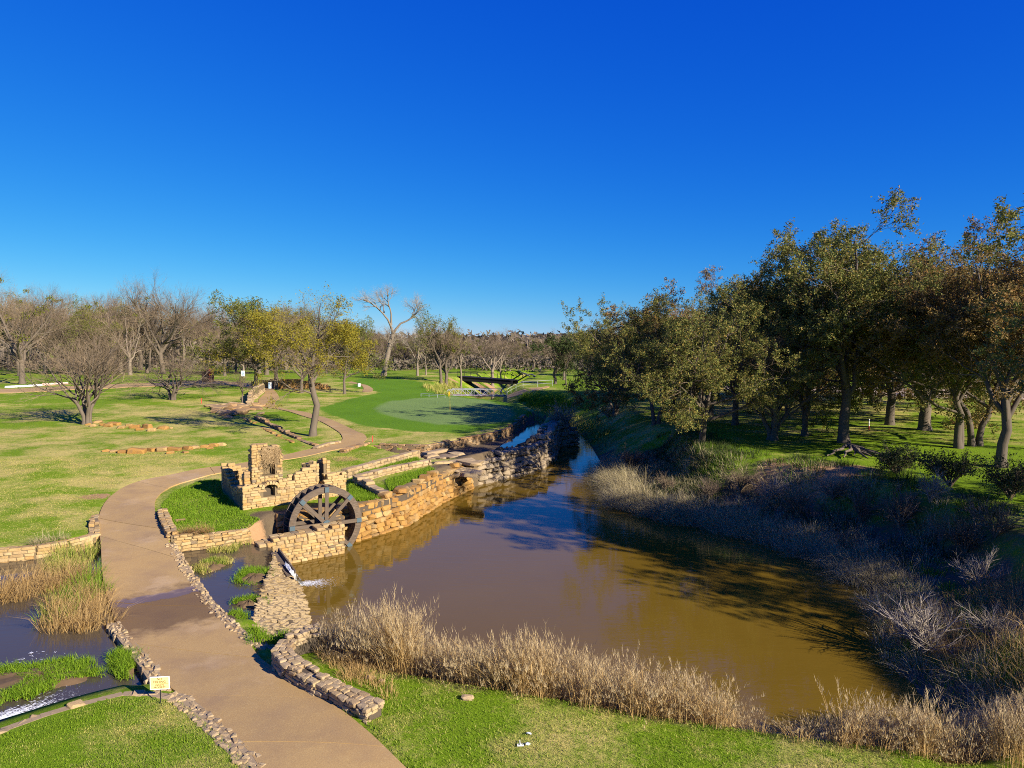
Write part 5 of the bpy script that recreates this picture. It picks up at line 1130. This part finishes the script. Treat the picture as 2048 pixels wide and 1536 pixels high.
# dry reeds along the near pond edge: stalks with feathery heads
def reeds(name, label, cs, hs, mat, seed, leaf=2, plume=12, spread=.15, lean0=None):
    r = np.random.default_rng(seed); n = len(cs); z = np.maximum(zt(cs[:,0], cs[:,1]), WL-.25); P3 = np.column_stack([cs, z-.05]); lean = r.normal(0, spread*(1 if lean0 is None else .45), (n,2))+np.array([.05,.04])+(0 if lean0 is None else lean0); b = MB(); pb = MB()
    V, Q, T_ = blades(P3, hs, np.full(n, .011), lean, 3, r); b.add(V, Q, T_)
    # leaves
    for k in range(leaf):
        f = r.uniform(.1,.7,n); base = P3+np.column_stack([lean*(hs*f**1.7)[:,None], hs*f]); V, Q, T_ = blades(base, hs*r.uniform(.18,.36,n), np.full(n, .012), r.normal(0, .65, (n,2)), 2, r); b.add(V, Q, T_)
    # seed heads
    for k in range(plume):
        f = r.uniform(.72,1.0,n); base = P3+np.column_stack([lean*(hs*f**1.7)[:,None], hs*(f-np.minimum(np.linalg.norm(lean,axis=1),1.2)*.42*f**2.2)]); a = r.uniform(0,6.28,n); L_ = hs*r.uniform(.06,.16,n)*(1.3-f); s_ = np.stack([np.cos(a), np.sin(a)], 1)
        tip = base+np.column_stack([s_*(L_*1.0)[:,None], L_*1.9]); w_ = np.column_stack([-s_[:,1], s_[:,0], np.zeros(n)])*.0055; pb.add(np.stack([base-w_, base+w_, tip], 1).reshape(-1,3), None, np.arange(3*n).reshape(-1,3))
    o = stuff(ob(name, b.mesh(name), M[mat]), label, 'reeds'); ob('seed_heads', pb.mesh('seed_heads'), M['plume'], o)['kind'] = 'stuff'; return o
rr_ = np.random.default_rng(21)
edge_pts = np.array([(-5.55,20.9),(-4.6,20.0),(-3.4,19.1),(-.9,18.1),(2.2,17.1),(5.1,16.2),(7.2,15.6),(9,15.2),(10.5,15.6)])
es = np.r_[0, np.cumsum(np.linalg.norm(np.diff(edge_pts, axis=0), axis=1))]
def along(n, a, b_, wid, r): 
    t = r.uniform(a, b_, n)*es[-1]; p = np.stack([np.interp(t, es, edge_pts[:,0]), np.interp(t, es, edge_pts[:,1])], 1); return p+np.column_stack([r.normal(0,.1,n), r.uniform(-wid*.6, wid*.4, n)]), t/es[-1]
cc, tc = along(560, .015, .985, 2.0, rr_); cc[:,1] -= .12
dn_ = np.interp(tc, [0,.06,.6,.66,.70,.745,.78,.93,1], [.5,1,1,.7,.25,.15,.75,.8,.4]); kp = rr_.uniform(size=len(cc)) < dn_; cc, tc = cc[kp], tc[kp]
patch_ = .5+.5*np.sin(cc[:,0]*1.7+.4)*np.sin(cc[:,1]*2.3+cc[:,0]*.6); hc = np.interp(tc, [0,.05,.12,.3,.45,.55,.64,.70,.75,.80,.88,1], [.6,1.15,1.75,1.6,1.65,1.5,1.2,.55,.5,1.3,1.35,.9])*(.62+.5*patch_)*rr_.uniform(.55,1.2,len(cc))
per = (rr_.integers(10, 46, len(cc))*(.55+.7*patch_)).astype(int)+4; ci = np.repeat(np.arange(len(cc)), per); of_ = rr_.normal(0, .13, (len(ci),2)); c1 = cc[ci]+of_; hs1 = hc[ci]*rr_.uniform(.5,1.12,len(ci)); ln1 = of_*rr_.uniform(.6,3.0,(len(ci),1))+rr_.normal(0,.16,(len(cc),2))[ci]
reeds('dry_reeds', 'tall dry straw-coloured reeds with feathery heads along the near pond bank', c1, hs1, 'reed', 31, lean0=ln1)
c2 = np.column_stack([rr_.uniform(9.6,12.6,1500), rr_.uniform(13.2,15.6,1500)]); reeds('dry_reeds', 'dry reeds at the brink of the eroded bank beyond the bare shrub', c2, rr_.uniform(.7,1.3,1500), 'reed', 32)
# arching bank grass on the shaded side
def bank_pts(n, d0, d1, r, lo=1213, hi=1960):
    idx = [i_ for i_, p in enumerate(pond) if PK[i_] < .5 and PK[i_] >= .3 and p[1] < 80]; out = []
    A0 = np.array([p[:2] for p in pond]); seg = [(A0[i_], A0[(i_+1) % len(A0)]) for i_ in idx if A0[i_][0] > 3 and A0[(i_+1) % len(A0)][1] > 25]; L = np.array([np.linalg.norm(b_-a) for a, b_ in seg]); pick = r.choice(len(seg), n, p=L/L.sum()); t = r.uniform(0, 1, n)
    P0 = np.array([seg[k][0]*(1-u_)+seg[k][1]*u_ for k, u_ in zip(pick, t)]); D = np.array([seg[k][1]-seg[k][0] for k in pick]); nn = norm(np.column_stack([-D[:,1], D[:,0]])); 
    test = seg_sd([p[:2] for p in pond], (P0+nn*.3)[:,0], (P0+nn*.3)[:,1])[0]; nn = np.where(test[:,None] < 0, -nn, nn)
    return P0+nn*r.uniform(d0, d1, n)[:,None]+r.normal(0, .3, (n,2))
q = bank_pts(580, .0, 1.7, rr_); tufts('bank_grass', 'arching pale dry grass hanging over the shaded pond edge', q, 60, 1.15, .012, 'bank_grass', 41, 1.35, .30, leanbias=(-.45,-.25), segs=2)
q = bank_pts(420, 1.4, 6.0, rr_); tufts('bank_grass', 'tangled dry grass and weeds over the shaded bank slope', q, 34, .6, .014, 'bank_grass', 42, 1.2, .4, leanbias=(-.3,-.2))
q = bank_pts(260, 4.5, 8.5, rr_); tufts('bank_lip_grass', 'green grass along the eroded lip of the shaded bank', q, 50, .35, .018, 'blade_lush', 48, .9, .4)
q = bank_pts(520, 1.5, 8, rr_); tufts('bank_weeds', 'dark green weeds scattered over the upper bank', q, 30, .5, .03, 'evergreen', 43, .9, .4)
q = np.column_stack([rr_.uniform(12.4,18,150), rr_.uniform(15.5,25,150)]); tufts('bank_grass', 'sunlit tangled straw grass behind the bare shrub', q, 60, .8, .011, 'reed', 44, .9, .4)
q = np.column_stack([rr_.uniform(11.6,16,120), rr_.uniform(15,23,120)]); tufts('lush_grass', 'bright green grass patches behind the bare shrub', q, 70, .22, .02, 'blade_lush', 45, .8, .4)
q = in_px(160, [(1060,835),(1110,842),(1150,870),(1190,890),(1230,905),(1220,860),(1150,820),(1080,812)], rr_); tufts('creek_grass', 'rough mixed grass on the creek banks below the footbridge', q, 40, .8, .03, 'blade_tan', 46, .8, .6)
q = in_px(150, [(850,775),(900,762),(930,785),(900,792),(870,788)], rr_); tufts('creek_grass', 'tan rough grass on the bank between fairway and dark bridge', q, 36, .8, .05, 'blade_tan', 47, .8, .7)
q = in_px(240, [(1040,800),(1060,812),(1130,835),(1150,820),(1120,795),(1050,790)], rr_); tufts('creek_grass', 'rough green grass on the bank by the footbridge end', q, 36, .6, .05, 'blade_lush', 48, .8, .7)
# stream and pool vegetation
def spx(pts, z): return np.array([P(a, b, z) for a, b in pts])
def cloud(n, poly, z, r): g = np.array([P(a, b, z)[:2] for a, b in poly]); lo, hi = g.min(0), g.max(0); q = r.uniform(lo, hi, (n*4,2)); q = q[seg_sd([tuple(x) for x in g], q[:,0], q[:,1])[0] < 0][:n]; return np.column_stack([q, np.full(len(q), z)])
tufts('stream_reeds', 'dead tan reeds lying across the stream below the wall', cloud(46, [(-40,1215),(0,1175),(100,1150),(180,1140),(190,1165),(60,1200)], -.12, rr_), 70, .85, .014, 'reed', 51, 1.0, .3, leanbias=(.35,-.2), cat='reeds')
tufts('stream_reeds', 'half-green reed clump against the path edge at the ford', cloud(44, [(85,1255),(130,1190),(200,1170),(205,1200),(230,1260),(120,1275)], -.12, rr_), 80, .75, .014, 'reed', 52, .9, .3, leanbias=(.25,-.1), cat='reeds')
tufts('stream_reeds', 'green blades growing through the reed clump at the ford', cloud(30, [(80,1250),(130,1180),(200,1140),(205,1190),(160,1230),(120,1265)], -.12, rr_), 50, .75, .014, 'blade_lush', 53, .6, .3, cat='reeds')
tufts('stream_reeds', 'upright mixed reeds between the stream wall and the path', cloud(34, [(90,1150),(110,1110),(195,1098),(200,1130),(150,1160)], -.12, rr_), 46, .7, .014, 'blade_tan', 54, .5, .3, cat='reeds')
def islet(px, z, name, label, per, h, seed, mat='blade_lush', mud=True):
    g = [P(a, b, z)[:2] for a, b in px]; c = np.mean(g, 0); r = np.random.default_rng(seed); n = 40
    ring = np.array(resample(catmull(list(g)+[g[0]], .2), n+1))[:-1]; V = []; Q = []
    for k, f in enumerate((1.0,.7,.35,.02)): V += [[*(c+(p-c)*f), z-.08+(.0,.14,.19,.20)[k]+.03*r.normal()] for p in ring]
    for k in range(3): Q += [[k*n+i_, k*n+(i_+1) % n, (k+1)*n+(i_+1) % n, (k+1)*n+i_] for i_ in range(n)]
    t = thing(name, label, 'islet', (*c, z)); ob('mud_bed', mk('mud_bed', np.array(V)-[*c, z], Q, None, True), M['mud'], t)
    q = np.array([c+(p-c)*math.sqrt(r.uniform(0,.9)) for p in ring[r.integers(0, n, 170)]]); P3 = np.repeat(np.column_stack([q-c, np.full(len(q), .03)]), per, 0); m_ = len(P3); P3[:,:2] += r.normal(0, .10, (m_,2)); kp = (np.sin(P3[:,0]*3+seed)+np.sin(P3[:,1]*4) > -.7); P3 = P3[kp]; m_ = len(P3)
    V, Q, T_ = blades(P3, h*r.uniform(.4,1.2,m_), .016*r.uniform(.6,1.4,m_), r.normal(0,.5,(m_,2)), 3, r); o = ob('grass', mk('grass', V, Q, T_), M[mat], t); o['kind'] = 'stuff'
islet([(-60,1345),(60,1325),(160,1318),(205,1335),(195,1362),(120,1380),(40,1402),(-60,1416)], -.12, 'grass_islet', 'broad muddy islet of green grass in the open stream', 60, .22, 1)
islet([(224,1310),(258,1306),(274,1340),(262,1362),(238,1352)], -.12, 'grass_islet', 'small bright grass islet against the stone edging of the stream', 22, .3, 2)
islet([(385,1140),(420,1122),(458,1120),(455,1132),(410,1150)], -.3, 'grass_islet', 'mixed weedy islet below the curb wall in the pool', 14, .25, 3, 'blade_tan')
islet([(470,1165),(490,1142),(540,1140),(545,1158),(505,1172)], -.3, 'grass_islet', 'wide green islet against the foot of the weir', 22, .25, 4)
islet([(465,1208),(495,1198),(530,1205),(520,1216),(480,1218)], -.3, 'grass_islet', 'small green islet halfway along the weir', 16, .22, 5)
islet([(448,1240),(470,1226),(490,1238),(478,1250)], -.3, 'grass_islet', 'tiny green islet against the path edging of the pool', 12, .2, 6)
tufts('lush_grass', 'bright green tuft in the corner behind the hooked wall', in_px(26, [(505,1280),(530,1265),(570,1272),(585,1290),(555,1300)], rr_), 60, .28, .018, 'blade_lush', 61, .7, .25)
tufts('pool_weeds', 'green weeds at the foot of the curb wall', cloud(26, [(415,1105),(440,1092),(505,1085),(500,1095),(440,1110)], -.3, rr_), 40, .3, .018, 'blade_tan', 62, .7, .2)
cq = np.array([G(a, b) for a, b in [(372,1070),(380,1069),(390,1068),(400,1068),(410,1068),(420,1069)]]); cq[:,2] = .42
tufts('dead_grass', 'dead tan grass drooping over the curb wall', cq+[0,-.1,0], 90, .8, .010, 'reed', 63, 1.0, .22, leanbias=(0,-.95))
cq = np.array([G(a, b) for a, b in [(70,1092),(85,1091),(100,1088),(115,1086),(130,1082)]]); cq[:,2] = .5
tufts('dead_grass', 'dead grey grass mat on top of the stream wall', cq+[0,0,0], 70, .6, .010, 'bank_grass', 64, 1.0, .3, leanbias=(.2,-.6))
tufts('lush_grass', 'weeds growing along the foot of the hooked wall', np.array([G(a, b)[:2] for a, b in [(572,1352),(590,1366),(640,1395),(660,1405),(700,1430),(740,1452),(750,1458)]]), 40, .14, .014, 'blade_lush', 65, .8, .2)
tufts('dead_grass', 'straw grass between the hooked wall and the dry reeds', in_px(60, [(640,1305),(660,1300),(745,1360),(800,1375),(780,1395),(700,1360)], rr_), 60, .35, .010, 'reed', 66, .8, .25)
# vine on the chimney and dead brush inside the niche
vm = MB(); vr = np.random.default_rng(6)
for k in range(230):
    a = vr.uniform(n0-.05, n1+.12); z0_ = zn1+.12-abs(vr.normal())*.32; p = FL+FN*(.47)+FD*a; pts = [[*(p-FN*.05), z0_]]
    for q_ in range(4): sx_ = vr.normal()*.11; pts.append([pts[-1][0]+FD[0]*sx_-FN[0]*abs(vr.normal())*.012, pts[-1][1]+FD[1]*sx_-FN[1]*abs(vr.normal())*.012, pts[-1][2]-vr.uniform(-.06,.24)])
    V, Q = tubes(np.array([pts]), np.array([np.linspace(.011,.004,5)]), 3); vm.add(V, Q)
tag(ob('dry_vine', vm.mesh('dry_vine'), leaf_mat('vine_stem', [(0,(.20,.13,.06)),(.5,(.30,.205,.10)),(1,(.38,.27,.15))], 0)), 'dry brown vine hanging over the chimney niche', 'vine')
# shrubs
def shrub(name, label, px, py, H, seed, mat, n=26, spread=.9, base=None, leaf=None, sx=1.0):
    g = G(px, py) if base is None else base; r = np.random.default_rng(seed); T = []
    for q in range(n):
        a = r.uniform(0, 6.28); l = r.uniform(.4, 1.0)*H; sp = spread*r.uniform(.2,1.1); T.append((np.array([[math.cos(a)*.15*f*0+math.cos(a)*sp*l*f**1.2+.05*l*r.normal()*f, math.sin(a)*sp*l*f**1.2+.05*l*r.normal()*f, l*(f-.25*sp*f*f)] for f in np.linspace(0,1,5)]), .022*H, .008*H))
    pr = gen_tree(seed, T, [dict(m=6, t0=.25, length=.42*H, ang=.55, curv=.15, trop=.05, rmax=.013*H, n=4, ratio=.7), dict(m=5, t0=.2, length=.22*H, ang=.5, curv=.15, trop=.05, rmax=.007*H, n=3, ratio=.7)], 1, leaf)
    t = thing(name, label, 'shrub', g); ob('stems', pr['trunk'], M[mat], t); c = ob('twigs', pr['crown'], M[mat], t)
    if leaf: ob('leaves', pr['leaves'], M['evergreen'], c)
    t.scale = (sx, sx, 1)
shrub('bare_shrub', 'large pale bare shrub leaning over the pond water', 1850, 1310, 1.7, 71, 'twig_pale', 22, 1.1, sx=1.1)
shrub('bare_shrub', 'pale bare shrub tangled with straw beside the large one', 1990, 1290, 1.3, 72, 'twig_pale', 18, 1.1)
shrub('bare_shrub', 'grey bare shrub in the shade below the oak roots', 1595, 1035, 1.7, 73, 'twig', 18, .7)
shrub('bare_shrub', 'thin grey shrub on the shaded bank under the tallest oak', 1480, 985, 1.5, 74, 'twig', 18, .8)
shrub('bare_shrub', 'brown shrub leaning over the narrow creek', 1260, 940, 1.8, 75, 'twig_brown', 22, .9)
shrub('bare_shrub', 'pinkish twiggy shrub at the end of the boulder causeway', 1125, 868, 3.0, 76, 'twig_pale', 26, .5)
shrub('bare_shrub', 'grey drift of dead branches on the creek bank', 1215, 835, 1.6, 77, 'twig_pale', 20, 1.2)
shrub('leafy_bush', 'dark leafy bush under the paired-trunk oak', 1900, 975, 1.6, 78, 'twig_brown', 22, .9, leaf=dict(m=6, size=.09))
shrub('leafy_bush', 'leafy bush on the brink of the shaded bank beside the oak roots', 1790, 950, 1.5, 79, 'twig_brown', 22, 1.0, leaf=dict(m=6, size=.09))
shrub('leafy_bush', 'leafy bush high on the bank next to the leafy pair', 2020, 1000, 1.9, 80, 'twig_brown', 22, .9, leaf=dict(m=5, size=.09))
shrub('bare_shrub', 'tall bare shrub standing in the bank grass', 1800, 1060, 1.9, 81, 'twig', 20, .6)
shrub('bare_shrub', 'straggling bare shrub among the arching bank grass', 1930, 1110, 1.8, 82, 'twig', 22, .8)
for q_, (px, py, h_, lab) in enumerate([(1330,985,1.2,'low bare shrub above the arching grass at the creek bend'),(1420,1000,1.3,'twiggy shrub at the foot of the low dark oak bank'),(1540,1000,1.4,'many-stemmed bare shrub on the eroded red patch'),(1665,1000,1.5,'bare shrub directly below the exposed roots'),(1720,1045,1.6,'leggy bare shrub in the middle of the shaded bank'),(1860,1005,1.5,'bare shrub between the leafy bushes'),(1990,1075,1.7,'spiky bare shrub below the leafy bush'),(1690,1110,1.2,'bare shrub rising from the arching water-edge grass'),(1960,1180,1.5,'bare twiggy shrub between bank grass and the large pale shrub')]):
    shrub('bare_shrub', lab, px, py, h_, 90+q_, ['twig','twig_brown','twig_pale'][q_ % 3], 14, .8)
yy_ = rr_.uniform(16.5, 28.5, 150); xs_ = np.interp(yy_, [16.5,18,21,23.7,26,28.3], [11.2,11.3,11.2,12.0,13.0,13.8])+rr_.uniform(.15,2.6,150)
tufts('bank_grass', 'mixed straw and weeds on the pond edge around the large pale shrub', np.column_stack([xs_, yy_]), 46, .6, .013, 'bank_grass', 49, 1.1, .35, leanbias=(-.25,-.1))
yy_ = rr_.uniform(16.5, 28.5, 90); xs_ = np.interp(yy_, [16.5,18,21,23.7,26,28.3], [11.2,11.3,11.2,12.0,13.0,13.8])+rr_.uniform(.5,4.5,90)
tufts('bank_weeds', 'green weeds on the slope around the large pale shrub', np.column_stack([xs_, yy_]), 40, .4, .02, 'blade_lush', 50, .9, .35)
